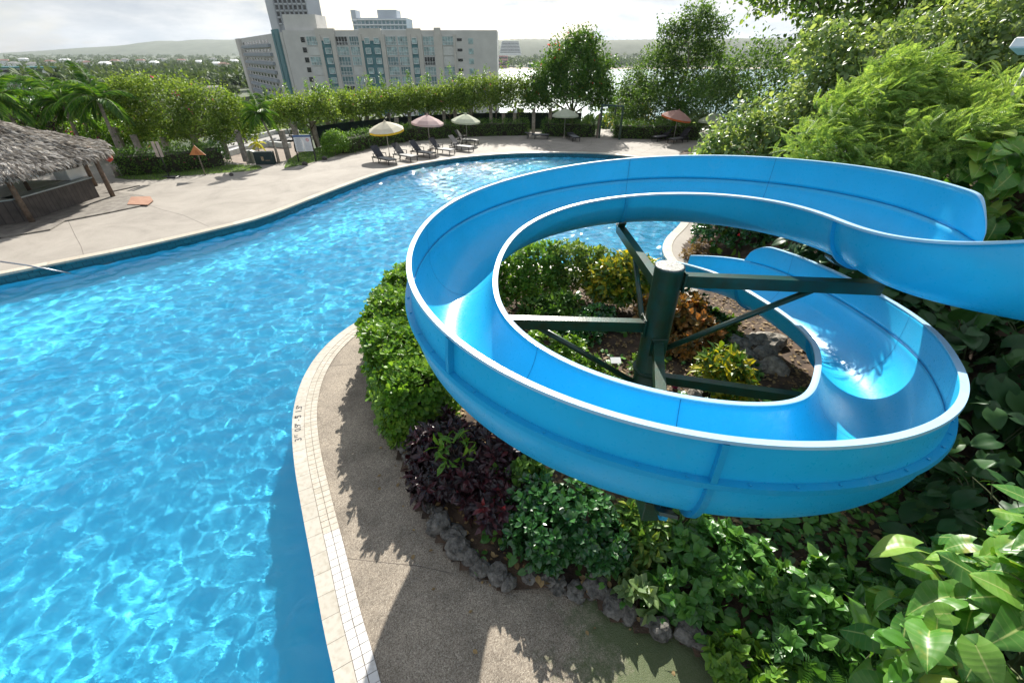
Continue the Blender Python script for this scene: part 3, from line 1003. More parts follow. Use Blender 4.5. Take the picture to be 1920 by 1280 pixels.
def slide_mat(name, c, rough=.32, wet=False, coat=.10):
    m, nt, b = newmat(name)
    t = node(nt, 'ShaderNodeTexCoord')
    n = node(nt, 'ShaderNodeTexNoise', {'Vector': t.outputs['Object'], 'Scale': 1.1, 'Detail': 7.0, 'Roughness': .7})
    n2_ = node(nt, 'ShaderNodeTexNoise', {'Vector': t.outputs['Object'], 'Scale': 22.0, 'Detail': 6.0, 'Roughness': .7})
    lo = tuple(x * .92 for x in c); hi = tuple(min(1, x * 1.06 + .004) for x in c)
    base_ = ramp(nt, n.outputs['Fac'], [(.3, lo), (.7, hi)])
    n3_ = node(nt, 'ShaderNodeTexNoise', {'Vector': t.outputs['Object'], 'Scale': 3.2, 'Detail': 10.0, 'Roughness': .8, 'Distortion': 1.2})
    ch = ramp(nt, n3_.outputs['Fac'], [(.55, (0, 0, 0)), (.80, (.30, .30, .30))])
    chalk = node(nt, 'ShaderNodeMix', {0: ch, 6: base_, 7: (.30, .52, .68, 1)}, data_type='RGBA')
    n4_ = node(nt, 'ShaderNodeTexNoise', {'Vector': t.outputs['Object'], 'Scale': 1.7, 'Detail': 12.0, 'Roughness': .85, 'Distortion': 2.0})
    gr = ramp(nt, n4_.outputs['Fac'], [(.62, (0, 0, 0)), (.80, (.35, .35, .35))])
    grime = node(nt, 'ShaderNodeMix', {0: gr, 6: chalk.outputs[2], 7: (.02, .16, .24, 1)}, data_type='RGBA')
    nt.links.new(grime.outputs[2], b.inputs['Base Color'])
    r_ = ramp(nt, n2_.outputs['Fac'], [(.35, (rough * .75,) * 3), (.7, (rough * 1.6,) * 3)])
    nt.links.new(r_, b.inputs['Roughness'])
    b.inputs['Coat Weight'].default_value = coat; b.inputs['Coat Roughness'].default_value = .12
    bp = node(nt, 'ShaderNodeBump', {'Strength': .03, 'Distance': .006, 'Height': n2_.outputs['Fac']})
    nt.links.new(bp.outputs[0], b.inputs['Normal'])
    tr = node(nt, 'ShaderNodeBsdfTranslucent', {'Color': (c[0] * 1.2 + .01, min(1, c[1] * 1.5), min(1, c[2] * 1.25), 1)})
    ms = node(nt, 'ShaderNodeMixShader', {0: .16, 1: b.outputs[0], 2: tr.outputs[0]})
    nt.links.new(ms.outputs[0], nt.nodes['Material Output'].inputs['Surface'])
    return m


m_slide = slide_mat('slide_gelcoat', (.018, .455, .75))
m_flange = slide_mat('slide_flange', (.012, .40, .73), .34)
m_rim = slide_mat('slide_rim', (.36, .56, .74), .35, coat=.1)
m_seam = M('sealant', (.006, .17, .40), .6, .2, 12)
slide = thing('water_slide', 'big glossy blue fibreglass water slide coiling above the planting beside the pool', 'water slide', (2.5, 7, 0))
al = np.linspace(0, math.pi, 30)
th_ = .014
inn = [(-SW / 2 * math.cos(a), -SD * math.sin(a)) for a in al]
outp = [(-(SW / 2 + th_) * math.cos(a), -(SD + th_) * math.sin(a)) for a in al[::-1]]
sweep('trough', inn + outp, m_slide, slide)
W2 = SW / 2
sweep('inner_rim', [(-W2 - .082, .004), (-W2 - .082, -.03), (-W2 - .016, -.032), (-W2 + .004, -.006), (-W2 + .004, .008), (-W2 - .02, .012)], m_rim, slide, smooth=False)
i0, i1 = s2i(.060), s2i(.945)
sweep('outer_rim', [(W2 + .085, .004), (W2 + .085, -.028), (W2 + .016, -.03), (W2 - .004, -.004), (W2 - .004, .006)], m_rim, slide, 0, i0 + 2, smooth=False)
sweep('outer_rim', [(W2 + .085, .004), (W2 + .085, -.028), (W2 + .016, -.03), (W2 - .004, -.004), (W2 - .004, .006)], m_rim, slide, i1 - 2, NS, smooth=False)
arcl = np.r_[0, np.cumsum(np.linalg.norm(np.diff(SP, axis=0), axis=1))]


def wh(i):
    a, b = arcl[i] - arcl[i0], arcl[i1] - arcl[i]
    h = SH
    for d, L in ((a, .95), (b, .55)):
        if d < L: h = min(h, SH * math.sqrt(max(.0008, 1 - (1 - d / L) ** 2)))
    return h


def wall_prof(i):
    h = wh(i)
    ts = np.linspace(0, 1, 9)
    a = [(W2 + .002 + .03 * math.sin(t * 1.5) * h / SH, .002 + h * t) for t in ts]
    b = [(x + .014, z) for x, z in a[::-1]]
    return a + b


def top_prof(i):
    h = wh(i)
    e = W2 + .002 + .03 * math.sin(1.5) * h / SH
    return [(e - .004, h), (e - .004, h + .014), (e + .068, h + .012), (e + .068, h - .022), (e + .02, h - .024)]


sweep('side_wall', None, m_slide, slide, i0, i1 + 1, wall_prof)
sweep('side_wall_rim', None, m_rim, slide, i0, i1 + 1, top_prof, smooth=False)
sweep('seam_flange', [(W2 + .012, .034), (W2 + .095, .026), (W2 + .10, -.026), (W2 + .012, -.036)], m_flange, slide, i0, i1 + 1, smooth=False)
sweep('seam_line', [(W2 + .004, -.0045), (W2 - .0035, -.0045), (W2 - .0035, .0045), (W2 + .004, .0045)], m_seam, slide, i0, i1 + 1, smooth=False)


def ring(i, name='joint_flange', a0=.0, a1=math.pi, r0=.013, r1=.075, w_=.06):
    """flange standing out from the underside of the trough at sample i"""
    A = np.linspace(a0, a1, 26)
    V, F = [], []
    for a in A:
        for rr, d in ((r0, -w_ / 2), (r1, -w_ / 2), (r1, w_ / 2), (r0, w_ / 2)):
            V.append(SP[i] - (W2 + rr) * math.cos(a) * SNn[i] - (SD + rr) * math.sin(a) * SZ[i] + d * ST[i])
    for k in range(len(A) - 1):
        for q in range(4):
            F.append((k * 4 + q, k * 4 + (q + 1) % 4, k * 4 + 4 + (q + 1) % 4, k * 4 + 4 + q))
    F += [(0, 1, 2, 3), tuple((len(A) - 1) * 4 + q for q in (3, 2, 1, 0))]
    return MB().add(V, F).build(name, m_flange, slide)


def rib(i):
    """upright flange on the outside of the raised wall"""
    V, F = [], []
    ts = np.linspace(0, 1, 9)
    for t in ts:
        a = W2 + .016 + .03 * math.sin(t * 1.5)
        for rr, d in ((0, -.028), (.07, -.028), (.07, .028), (0, .028)):
            V.append(SP[i] + (a + rr) * SNn[i] + (.002 + (SH - .02) * t) * SZ[i] + d * ST[i])
    for k in range(len(ts) - 1):
        for q in range(4):
            F.append((k * 4 + q, k * 4 + (q + 1) % 4, k * 4 + 4 + (q + 1) % 4, k * 4 + 4 + q))
    return MB().add(V, F).build('wall_rib', m_flange, slide)


def groove(i):
    """the joint line across the inside of the slide"""
    V, F = [], []
    A = list(np.linspace(0.02, math.pi, 24))
    pts = [(-(W2 - .003) * math.cos(a), -(SD - .003) * math.sin(a)) for a in A] + [(W2 - .001 + .03 * math.sin(t * 1.5), .002 + SH * t) for t in np.linspace(.1, 1, 7)]
    for a, b in pts:
        for d in (-.0038, .0038): V.append(SP[i] + a * SNn[i] + b * SZ[i] + d * ST[i])
    F = [(2 * k, 2 * k + 1, 2 * k + 3, 2 * k + 2) for k in range(len(pts) - 1)]
    return MB().add(V, F).build('joint_line', m_seam, slide)


for s_ in (.143, .322, .475, .619, .80, .905):
    ring(s2i(s_))
for s_ in (.243, .321, .464, .551, .619, .72, .80, .905):
    if s_ in (.321, .551, .619, .80, .905): rib(s2i(s_))
    groove(s2i(s_))
# the rounded cradle lug under the near bend
i = s2i(.614)
lug = MB()
c0 = SP[i] + .18 * SNn[i] - (SD + .02) * SZ[i]
for sgn in (1,):
    A = np.linspace(0, math.pi, 15)
    V = [c0 + SNn[i] * (.17 * math.cos(a)) - SZ[i] * (.16 * math.sin(a)) + ST[i] * d for d in (-.03, .03) for a in A]
    n = len(A)
    lug.add(V, [tuple(range(n)), tuple(range(n, 2 * n))[::-1]] + [(k, n + k, n + k + 1, k + 1) for k in range(n - 1)])
lug.build('cradle_lug', m_flange, slide)
# bolts along the outer seam of the near bend
bolt_me = None
for k in range(30):
    s_ = .50 + .30 * k / 29
    i = s2i(s_)
    p = SP[i] + (W2 + .056) * SNn[i] + .032 * SZ[i]
    if bolt_me is None:
        b_ = MB().tube([(0, 0, -.004), (0, 0, .014)], .014, 6).build('bolt', m_flange, slide, local=True)
        bolt_me = b_
    else:
        b_ = bolt_me.copy(); COL.objects.link(b_)
    b_.location = p - np.array(slide.location)
# thin film of water running in the trough is left to the gloss of the gelcoat

# ================================================================== SLIDE SUPPORT
PB = Vector((2.66, 6.85, 0))
sup = thing('slide_support', 'dark green steel post with spreading beams holding up the blue slide', 'steel support', PB)
p_ = MB().lathe([(.27, -.1), (.27, .02), (.255, .03), (.245, 3.38), (.25, 3.40), (.25, 3.42)], tuple(PB), 28)
p_.build('post', m_greenmetal, sup)
for (x_, y_, z_), dr in (((2.66 + .25, 6.86, 3.16), (1, 0)), ((2.64, 6.85 + .25, 2.94), (0, 1)), ((2.66 - .25, 6.86, 2.25), (-1, 0)), ((2.66, 6.85 - .25, 1.94), (0, -1))):
    pl_ = MB().box((x_ + dr[0] * .012, y_ + dr[1] * .012, z_), (.03 if dr[0] else .30, .03 if dr[1] else .30, .36), bev=.004)
    for sa in (-1, 1):
        for sb in (-1, 1):
            q_ = Vector((x_ + dr[0] * .03, y_ + dr[1] * .03, z_ + sb * .145)) + Vector((dr[1], dr[0], 0)) * sa * .115
            pl_.tube([q_ - Vector((dr[0], dr[1], 0)) * .01, q_ + Vector((dr[0], dr[1], 0)) * .018], .016, 6)
    pl_.build('bolted_plate', m_greenmetal, sup)
MB().lathe([(.30, 0), (.30, .03)], tuple(PB + Vector((0, 0, 1.30))), 28).lathe([(.285, 0), (.285, .05)], tuple(PB + Vector((0, 0, 1.24))), 28).build('collar', m_greenmetal, sup)
MB().lathe([(.246, 3.42), (.25, 3.424), (.22, 3.436)], tuple(PB), 28).build('post_cap', M('pale_cap_steel', (.20, .205, .19), .5, .5, 25, .3, 60, metal=.3), sup)  # cap in a paler, mottled tone than the green post


def under(s_, extra=0.0):
    i = s2i(s_)
    return Vector(SP[i] - (SD + .09 + extra) * SZ[i])


armA_end = Vector((5.62, 6.62, 3.22)); armA = MB(); armA.beam((2.86, 6.86, 3.17), armA_end + Vector((.5, -.05, -.06)), .17, .21); armA.build('beam', m_greenmetal, sup)
eB = under(.322); armB = MB(); armB.beam((2.63, 7.05, 2.95), (eB.x, eB.y, eB.z - .08), .16, .20); armB.build('beam', m_greenmetal, sup)
eC = under(.487); armC = MB(); armC.beam((2.44, 6.86, 2.25), (eC.x + .22, eC.y + .1, eC.z - .01), .16, .20); armC.build('beam', m_greenmetal, sup)
eD = under(.612); armD = MB(); armD.beam((2.66, 6.65, 1.95), (eD.x + .15, eD.y + .3, eD.z - .12), .16, .20); armD.build('beam', m_greenmetal, sup)
eE = under(.79); armE = MB(); armE.beam((2.88, 6.75, 1.12), (eE.x - .1, eE.y - .2, eE.z - .2), .15, .18); armE.build('beam', m_greenmetal, sup)
for a, b in (((2.85, 6.82, 1.75), (5.1, 6.66, 3.08)), ((2.6, 7.05, 1.6), (2.72, 9.2, 2.72)), ((2.42, 6.84, .95), (.35, 6.9, 2.28)), ((2.7, 6.62, .8), (2.5, 4.4, 2.0))):
    MB().tube([a, b], .055, 12).build('brace', m_greenmetal, sup)
# saddles under the trough
for s_ in (.15, .322, .487, .612):
    i = s2i(s_); q = MB(); V = []
    A = np.linspace(math.pi * .28, math.pi * .72, 9)
    for a in A:
        for rr, d in ((.016, -.09), (.05, -.09), (.05, .09), (.016, .09)):
            V.append(SP[i] - (W2 + rr + .06) * math.cos(a) * SNn[i] - (SD + rr + .06) * math.sin(a) * SZ[i] + d * ST[i])
    F = [(k * 4 + z_, k * 4 + (z_ + 1) % 4, k * 4 + 4 + (z_ + 1) % 4, k * 4 + 4 + z_) for k in range(8) for z_ in range(4)] + [(0, 1, 2, 3), (35, 34, 33, 32)]
    q.add(V, F).build('saddle', m_greenmetal, sup)
MB().box(tuple(under(.609) - Vector((0, 0, .12))), (.22, .3, .3), bev=.01).build('stub_block', m_greenmetal, sup)

# ================================================================== BUILDING AND FAR STRUCTURES
YB = 185.0
m_win = M('window_glass', (.14, .24, .26), .12, .2, .5, spec=.7)
m_win2 = M('curtained_glass', (.36, .50, .50), .18, .3, .6, spec=.6)
m_windark = M('dark_glass', (.018, .022, .026), .15, .3, .4, spec=.6)
m_frame = M('window_frame', (.72, .73, .72), .5, .05, 2)
m_panel = M('white_panel', (.60, .60, .57), .6, .06, .4)
m_pil = M('pilaster_render', (.56, .53, .48), .8, .05, .3)
m_roofgrey = M('roof_grey', (.28, .28, .27), .9, .2, .4)


def XB(px): return PY(px, 77, YB).x


z_rows = [10.3 - 2.97 * k for k in range(8)]
zt = PY(700, 57, YB).z
zb = -13.0
xl, xr = XB(533), XB(932)
apt = thing('apartment_building', 'cream apartment block with teal panels and rows of balcony windows beyond the hedge', 'building', ((xl + xr) / 2, YB, -12))
MB().box(((xl + xr) / 2, YB + 9, (zt + zb) / 2), (xr - xl, 18, zt - zb)).build('wall', m_cream, apt)
for a, b, h in ((594, 630, .5), (676, 716, .5), (764, 790, .5), (815, 827, .7)):
    MB().box(((XB(a) + XB(b)) / 2, YB + .4, zt - 1.5 + h / 2), (XB(b) - XB(a), 1.6, 3 + h)).build('parapet', m_pil, apt)
for a, b in ((596, 603), (621, 629), (673.5, 679), (714, 722), (765, 771), (783.5, 792), (814, 829), (850, 854)):
    MB().box(((XB(a) + XB(b)) / 2, YB - .35, (zt - 1.2 + zb) / 2), (XB(b) - XB(a), .7, zt - 1.2 - zb)).build('pilaster', m_pil, apt)
for a, b in ((603, 621), (679, 714), (771, 783.5)):
    MB().box(((XB(a) + XB(b)) / 2, YB - .15, (zt - 2.4 + zb) / 2), (XB(b) - XB(a), .3, zt - 2.4 - zb)).build('teal_panel', m_teal, apt)
MB().box(((XB(533) + XB(598)) / 2, YB + 7, zt + 1.9), (XB(592) - XB(531), 10, 5.2), 0).build('penthouse', m_cream, apt)


def window(x0, x1, z, hgt, kind, y=YB, parent=None):
    """frame with a pane as sub-part; kind picks the glass"""
    parent = parent or apt
    w_, cx = x1 - x0, (x0 + x1) / 2
    fr = MB()
    t = .13
    for zz in (z - hgt / 2, z + hgt / 2): fr.box((cx, y - .22, zz), (w_, .16, t))
    nb = 4 if w_ > 3 else 2
    if kind == 'small': nb = 1
    for k in range(nb + 1): fr.box((x0 + (w_ - .02) * k / nb, y - .21, z), (t if k in (0, nb) else .08, .14, hgt - t))
    if kind in ('bal', 'balc', 'bald'):
        fr.box((cx, y - .24, z - hgt * .12), (w_, .1, .10))
        for k in range(int(w_ / .5)): fr.box((x0 + .25 + k * .5, y - .245, z - hgt * .31), (.05, .05, hgt * .36))
    f = fr.build('window', m_frame, parent)
    MB().box((cx, y - .10, z), (w_ - .1, .12, hgt - .1)).build('pane', {'bal': m_win, 'balc': m_win2, 'bald': m_windark, 'small': m_win2, 'smalld': m_windark}[kind if kind != 'smalld' else 'smalld'], f)
    return f


rr = random.Random(4)
for a, b in ((575.5, 596), (629.5, 652), (655.6, 673), (723, 743), (746, 764.5), (793, 813.5), (829.5, 850)):
    for k in range(7):
        if (a == 575.5 and k in (1, 3, 4)) or (a == 829.5 and k in (1, 2)) or (a == 655.6 and k == 3):
            MB().box(((XB(a) + XB(b)) / 2, YB - .1, z_rows[k]), (XB(b) - XB(a), .2, 2.6)).build('blank_panel', m_panel, apt)
        else:
            window(XB(a), XB(b), z_rows[k], 2.55, rr.choice(['bal', 'balc', 'balc', 'bald']))
for a, b in ((608, 619), (684, 693.5), (701.5, 711.5), (772.5, 782)):
    for k in range(7):
        window(XB(a), XB(b), z_rows[k], 1.7, 'small', YB - .28)
for a, b in ((564.5, 572), (857, 866)):
    for k in range(7):
        f = MB().box(((XB(a) + XB(b)) / 2, YB - .04, z_rows[k] + .3), (XB(b) - XB(a), .1, 1.5 if a < 600 else .8)).build('dark_window', m_windark, apt)
for k in range(5):
    MB().box((XB(882.5), YB - .05, z_rows[k] - .1), (XB(887) - XB(878), .12, 1.6)).build('teal_window', m_win2, apt)
# receding wing
A0, A1 = Vector((XB(530), YB + .5, 0)), PY(447, 78, 268); A1.z = 0
wd = (A1 - A0); WL = wd.length; wa = math.atan2(wd.y, wd.x); wd.normalize()
wn = Vector((wd.y, -wd.x, 0))
if wn.y > 0: wn = -wn
wing = thing('apartment_wing', 'long side wing of the cream apartment block with grey balcony bands', 'building', (A0.x, A0.y, -12))
mid = A0 + wd * WL / 2 - wn * 7
MB().box((mid.x, mid.y, (zt - .5 + zb) / 2), (WL, 14, zt - .5 - zb), wa).build('wall', m_cream, wing)
m_bal = M('balcony_band', (.30, .33, .36), .7, .08, .3)
for k in range(7):
    c = A0 + wd * (WL * .56) + wn * .5
    MB().box((c.x, c.y, z_rows[k] - 1.05), (WL * .66, 1.0, 1.1), wa).build('balcony', m_bal, wing)
    for j in range(9):
        c = A0 + wd * (WL * (.25 + .64 * (j + .5) / 9)) + wn * .04
        MB().box((c.x, c.y, z_rows[k] + .35), (WL * .034, .12, .95), wa).build('window', m_windark, wing)
for t0, t1 in ((.035, .085), (.10, .13)):
    c = A0 + wd * WL * (t0 + t1) / 2 + wn * .3
    MB().box((c.x, c.y, (zt + zb) / 2), (WL * (t1 - t0), .7, zt - zb + 1), wa).build('teal_panel', m_teal, wing)
c = A0 + wd * WL * .955 + wn * .6
MB().box((c.x, c.y, (zt + zb) / 2), (WL * .09, 1.4, zt - zb - 1), wa).build('end_pier', m_pil, wing)

# tower behind
m_tower = M('tower_grey', (.33, .34, .37), .8, .06, .05)
m_towerside = M('tower_side', (.50, .51, .54), .8, .06, .05)
tx0, tx1 = PY(524, 50, 430).x, PY(583, 50, 430).x
tow = thing('tower_block', 'tall grey tower block rising out of the frame behind the apartment roof', 'building', ((tx0 + tx1) / 2, 430, -20))
MB().box(((tx0 + tx1) / 2, 445, 30), (tx1 - tx0, 30, 110)).build('wall', m_tower, tow)
MB().box((tx0 - 2.2, 438, 29), (9.5, 15, 108)).build('stair_core', m_towerside, tow)
wproto = None
for k in range(8):
    MB().box(((tx0 + tx1) / 2, 429.6, 58 - k * 4.2 - 2.0), (tx1 - tx0, 1.2, .8)).build('floor_band', m_towerside, tow)
    for j in range(7):
        x = tx0 + (tx1 - tx0) * (j + .5) / 7
        if wproto is None:
            wproto = MB().box((0, 0, 0), (2.0, .5, 2.6)).build('window', m_windark, tow, local=True); o = wproto
        else:
            o = wproto.copy(); COL.objects.link(o)
        o.location = Vector((x, 429.85, 58 - k * 4.2)) - tow.location
for j in range(8):
    MB().box((tx0 + (tx1 - tx0) * j / 7, 429.5, 30), (.9, 1.0, 109)).build('pilaster', m_tower, tow)

# pale hotel behind the block
hx0, hx1 = PY(661, 40, 520).x, PY(762, 40, 520).x
hz = PY(700, 34, 520).z
hot = thing('pale_hotel', 'pale blue grey hotel roofline peeping over the middle of the apartment block', 'building', ((hx0 + hx1) / 2, 520, -20))
m_hotel = M('hotel_pale', (.46, .50, .54), .8, .06, .05)
MB().box(((hx0 + hx1) / 2, 535, hz / 2 - 10), (hx1 - hx0, 30, hz + 20)).build('wall', m_hotel, hot)
xa, xb = PY(706, 30, 520).x, PY(742, 30, 520).x
MB().box(((xa + xb) / 2, 534, hz + 2), (xb - xa, 20, 9)).build('roof_tower', m_hotel, hot)
MB().box((hx0 + 2, 527, hz + 1.6), (4.5, 16, 9)).build('end_tower', m_hotel, hot)
for k in range(4):
    MB().box(((hx0 + hx1) / 2, 519.6, hz - 1.4 - k * 4), (hx1 - hx0, 1.4, .9)).build('floor_band', m_frame, hot)
    for j in range(13):
        x = hx0 + (hx1 - hx0) * (j + .5) / 13
        MB().box((x, 519.9, hz - 3.5 - k * 4), (2.6, .6, 2.4)).build('window', m_win, hot)

# other far buildings
def band_building(name, label, px0, px1, pyt, pyb, Y, mat, roofmat, nfl, group=None, depth=14, step=0):
    a, b = PY(px0, pyt, Y), PY(px1, pyb, Y)
    t = thing(name, label, 'building', ((a.x + b.x) / 2, Y, b.z), 0, group)
    cx, wdt, h = (a.x + b.x) / 2, b.x - a.x, a.z - b.z
    fh = h / nfl
    for k in range(nfl):
        s = 1 - step * k / nfl
        MB().box((cx, Y + depth / 2, b.z + fh * (k + .5) - (3 if k == 0 else 0)), (wdt * s, depth * s, fh * .98 + (6 if k == 0 else 0))).build('wall', mat, t)
        MB().box((cx, Y - .12 + depth * (1 - s) / 2, b.z + fh * (k + .55)), (wdt * s * .94, .5, fh * .42)).build('window_band', m_windark, t)
    MB().box((cx, Y + depth / 2 - .3, a.z + fh * .08), (wdt * (1 - step) * 1.03, depth * (1 - step) + 1, fh * .22)).build('roof', roofmat, t)
    return t


m_tealroof = M('teal_roof', (.02, .16, .17), .5, .1, .3)
m_pinkw = M('pink_wall', (.50, .25, .24), .8, .08, .1)
m_redroof = M('tile_roof', (.26, .14, .11), .8, .2, .2)
band_building('parking_building', 'long low white building with teal roof edge behind the palms at far left', -120, 86, 128, 152, 400, m_white, m_tealroof, 2)
band_building('stepped_hotel', 'white stepped hotel on the far shore under the cliffs', 936, 977, 78, 100, 1750, m_white, m_white, 8, None, 60, .25)
band_building('pink_building', 'small pink building on the far beach beside the apartment block', 933, 952, 106, 131, 1345, m_pinkw, m_pinkw, 4, None, 30)
band_building('beach_hut', 'low teal building among palms on the far beach', 990, 1010, 120, 131, 1345, m_tealroof, m_white, 2, None, 20)
hs = [(6, 108, 1350, 30), (40, 104, 1700, 34), (62, 120, 900, 18), (92, 112, 1150, 22), (118, 106, 1500, 30), (150, 110, 1250, 26), (163, 116, 1000, 18), (196, 119, 900, 18), (232, 106, 1500, 26), (262, 109, 1300, 24),
      (288, 115, 1000, 16), (300, 104, 1700, 30), (338, 108, 1350, 24), (372, 112, 1100, 20), (398, 104, 1700, 30), (420, 121, 800, 16), (436, 108, 1300, 22), (25, 117, 950, 20), (215, 112, 1150, 22), (405, 118, 900, 16)]
for k, (px, py, Y, wd_) in enumerate(hs):
    p = PY(px, py, Y); zg = float(terr(np.array(p.x), np.array(Y)))
    t = thing('white_house', 'small white house among the trees of the distant plain', 'house', (p.x, Y, zg), rr.uniform(-.4, .4), 'white houses on the distant plain')
    hgt = max(6, min(13, p.z - zg))
    m1 = MB().box((0, 0, hgt / 2), (wd_ * .8, 12, hgt)).build('wall', m_white, t, local=True)
    rmb = MB().add([(-wd_ * .43, -7, hgt), (wd_ * .43, -7, hgt), (wd_ * .43, 7, hgt), (-wd_ * .43, 7, hgt), (-wd_ * .3, 0, hgt + 3), (wd_ * .3, 0, hgt + 3)], [(0, 1, 5, 4), (1, 2, 5), (2, 3, 4, 5), (3, 0, 4), (3, 2, 1, 0)])
    rmb.build('roof', (m_redroof, m_white, m_roofgrey)[k % 3], t, local=True)
    for j in (-.25, 0, .25): MB().box((wd_ * j, -6.05, hgt * .55), (1.8, .2, 1.5)).build('window', m_windark, t, local=True)

# car park and cars
m_asph = M('asphalt', (.11, .11, .115), .9, .15, .4)
cp = [G(330, 186, -19.2), G(392, 160, -19.2), G(408, 160, -19.2), G(470, 200, -19.2), G(470, 215, -19.2), G(340, 200, -19.2)]
zc = max(float(terr(np.array(c.x), np.array(c.y))) for c in cp) + .25
cpq = [(G(x, y, zc).x, G(x, y, zc).y) for x, y in ((330, 186), (388, 161), (410, 160), (470, 200), (470, 218), (340, 204))]
struct(poly_sheet('car_park', cpq, zc, m_asph))


def car(label, mat, loc, rz, group):
    t = thing('parked_car', label, 'car', loc, rz, group)
    body = [(-2.2, .28), (-2.25, .62), (-2.1, .86), (-1.2, .93), (1.0, .93), (2.0, .80), (2.22, .58), (2.2, .28)]
    V = [(x, y, z) for y in (-.88, .88) for x, z in body]; n = len(body)
    MB().add(V, [tuple(range(n)), tuple(range(n, 2 * n))[::-1]] + [(k, n + k, n + (k + 1) % n, (k + 1) % n) for k in range(n)]).build('body', mat, t, local=True)
    cab = [(-1.75, .93), (-1.35, 1.42), (.25, 1.45), (1.05, .93)]
    V = [(x, y * (1 if z < 1 else .82), z) for y in (-.8, .8) for x, z in cab]
    MB().add(V, [(0, 1, 2, 3), (7, 6, 5, 4)] + [(k, 4 + k, 4 + (k + 1) % 4, (k + 1) % 4) for k in range(4)]).build('cabin_glass', m_windark, t, local=True)
    MB().box((-.55, 0, 1.46), (1.55, 1.3, .06), bev=.02).build('roof', mat, t, local=True)
    for x in (-1.4, 1.4):
        for y in (-.84, .84):
            wh_ = MB().tube([(x, y - .1, .32), (x, y + .1, .32)], .32, 14).build('wheel', m_dark, t, local=True)
            MB().tube([(x, y - .115, .32), (x, y + .115, .32)], .17, 10).build('hub', m_frame, wh_, local=True)
    return t


cm = {c: M(c + '_car_paint', v, .25, .03, 1, coat=.6) for c, v in {'silver': (.45, .46, .47), 'dark blue': (.03, .05, .11), 'white': (.75, .75, .74), 'black': (.015, .015, .017), 'pale blue': (.25, .36, .45)}.items()}
cars = [('silver', 414, 168), ('dark blue', 416.5, 170), ('white', 420, 171.5), ('pale blue', 424, 172.5), ('black', 427, 176.5), ('dark blue', 436, 178.5), ('silver', 434, 182.5), ('white', 439, 184.5), ('silver', 385, 173), ('white', 377, 176.5)]
cl = ['silver car parked farthest up the car park row', 'dark blue car second from the far end of the car park row', 'white car third along the row in the car park', 'pale blue car at the middle of the car park row', 'black car parked near the middle of the car park', 'dark blue car parked nearer the apartment wing', 'silver car near the front of the car park row', 'white car closest to the hedge in the car park row', 'silver car parked alone on the left of the car park', 'white car parked alone at the left edge of the car park']
for (c, x, y), lb in zip(cars, cl):
    p = G(x, y, zc); car(lb, cm[c], p, rr.choice([.3, .35]), 'cars in the distant car park')

# road and kerbs below the terrace
zr = -1.45
roadq = [(G(x, y, zr).x, G(x, y, zr).y) for x, y in ((395, 296), (440, 279), (530, 263), (560, 262), (560, 240), (525, 249), (450, 264), (395, 280))]
m_road = M('pale_road', (.30, .29, .28), .9, .1, .5)
struct(poly_sheet('road', roadq, zr, m_road))
m_kerbw = M('whitewashed_kerb', (.55, .56, .54), .7, .15, 1.2)
for nm, pxs, lab in (('kerb_wall', [(395, 303), (455, 285), (505, 274), (545, 277)], 'whitewashed kerb wall on the near side of the pale road'), ('kerb_wall', [(395, 270), (452, 260), (482, 261), (520, 251), (560, 250)], 'whitewashed kerb wall on the far side of the pale road')):
    Q = [G(x, y, zr) for x, y in pxs]
    k = MB()
    for a, b in zip(Q[:-1], Q[1:]): k.beam(a + Vector((0, 0, .2)), b + Vector((0, 0, .2)), .35, .5)
    tag(k.build(nm, m_kerbw), lab, 'kerb')
Q = [G(462, 300, -.9), G(474, 298, -.9), G(486, 303, -.9), G(486, 313, -.6)]
k = MB()
for a, b in zip(Q[:-1], Q[1:]): k.beam(a, b, .3, 1.4)
tag(k.build('low_wall', m_kerbw), 'short whitewashed wall end beside the dark cabinet below the terrace', 'wall')
terrq = [(G(x, y, zr - .03).x, G(x, y, zr - .03).y) for x, y in ((440, 330), (395, 300), (530, 270), (570, 262), (570, 320))]
struct(poly_sheet('paving', terrq, zr - .02, M('brown_paving', (.21, .165, .13), .9, .15, 2)))

# ================================================================== THATCHED BAR HUT
HC = Vector((-25.6, 21.6, 0))
hut = thing('thatched_hut', 'grey thatched poolside bar hut with timber posts and dark plank counter', 'hut', HC)
corners = []
P1, P2 = G(62, 418), G(213, 370)
for k, a in enumerate(np.linspace(0, 2 * math.pi, 8, endpoint=False)):
    a += R(22.5)
    corners.append(Vector((HC.x + 4.3 * math.cos(a), HC.y + 5.6 * math.sin(a) * .42 / .38 * .84, 0)))
posts = [P1, P2, Vector((-24.0, 26.0, 0)), Vector((-28.5, 25.5, 0)), Vector((-24.5, 17.0, 0)), Vector((-29, 18, 0))]
m_post = M('hut_post_wood', (.17, .12, .085), .8, .3, 5, .4)
for p in posts:
    MB().tube([p, p + Vector((0, 0, 1.2)), p + Vector((0, 0, 2.5))], [.115, .105, .10], 12).build('post', m_post, hut)
q = (P1.lerp(P2, .42)) + Vector((-1.6, .2, 0))
MB().tube([q, q + Vector((0, 0, 2.6))], .085, 10).build('post', m_post, hut)
APEX = Vector((HC.x - .3, HC.y + .1, 4.75))
EV = [Vector((c.x + (c.x - HC.x) * .16, c.y + (c.y - HC.y) * .16, 2.12)) for c in corners]
rv, rf = [], []
NR, NA = 14, 64
for i in range(NR):
    t = i / (NR - 1)
    for j in range(NA):
        f = j / NA * 8; k = int(f); fr = f - k
        e = EV[k].lerp(EV[(k + 1) % 8], fr)
        hip = abs(fr - .5) * 2
        p = APEX.lerp(e, max(.03, t))
        p.z += -.25 * math.sin(t * math.pi) + .10 * hip ** 6 * (.3 + t) + .04 * rng.normal() * t
        rv.append(p)
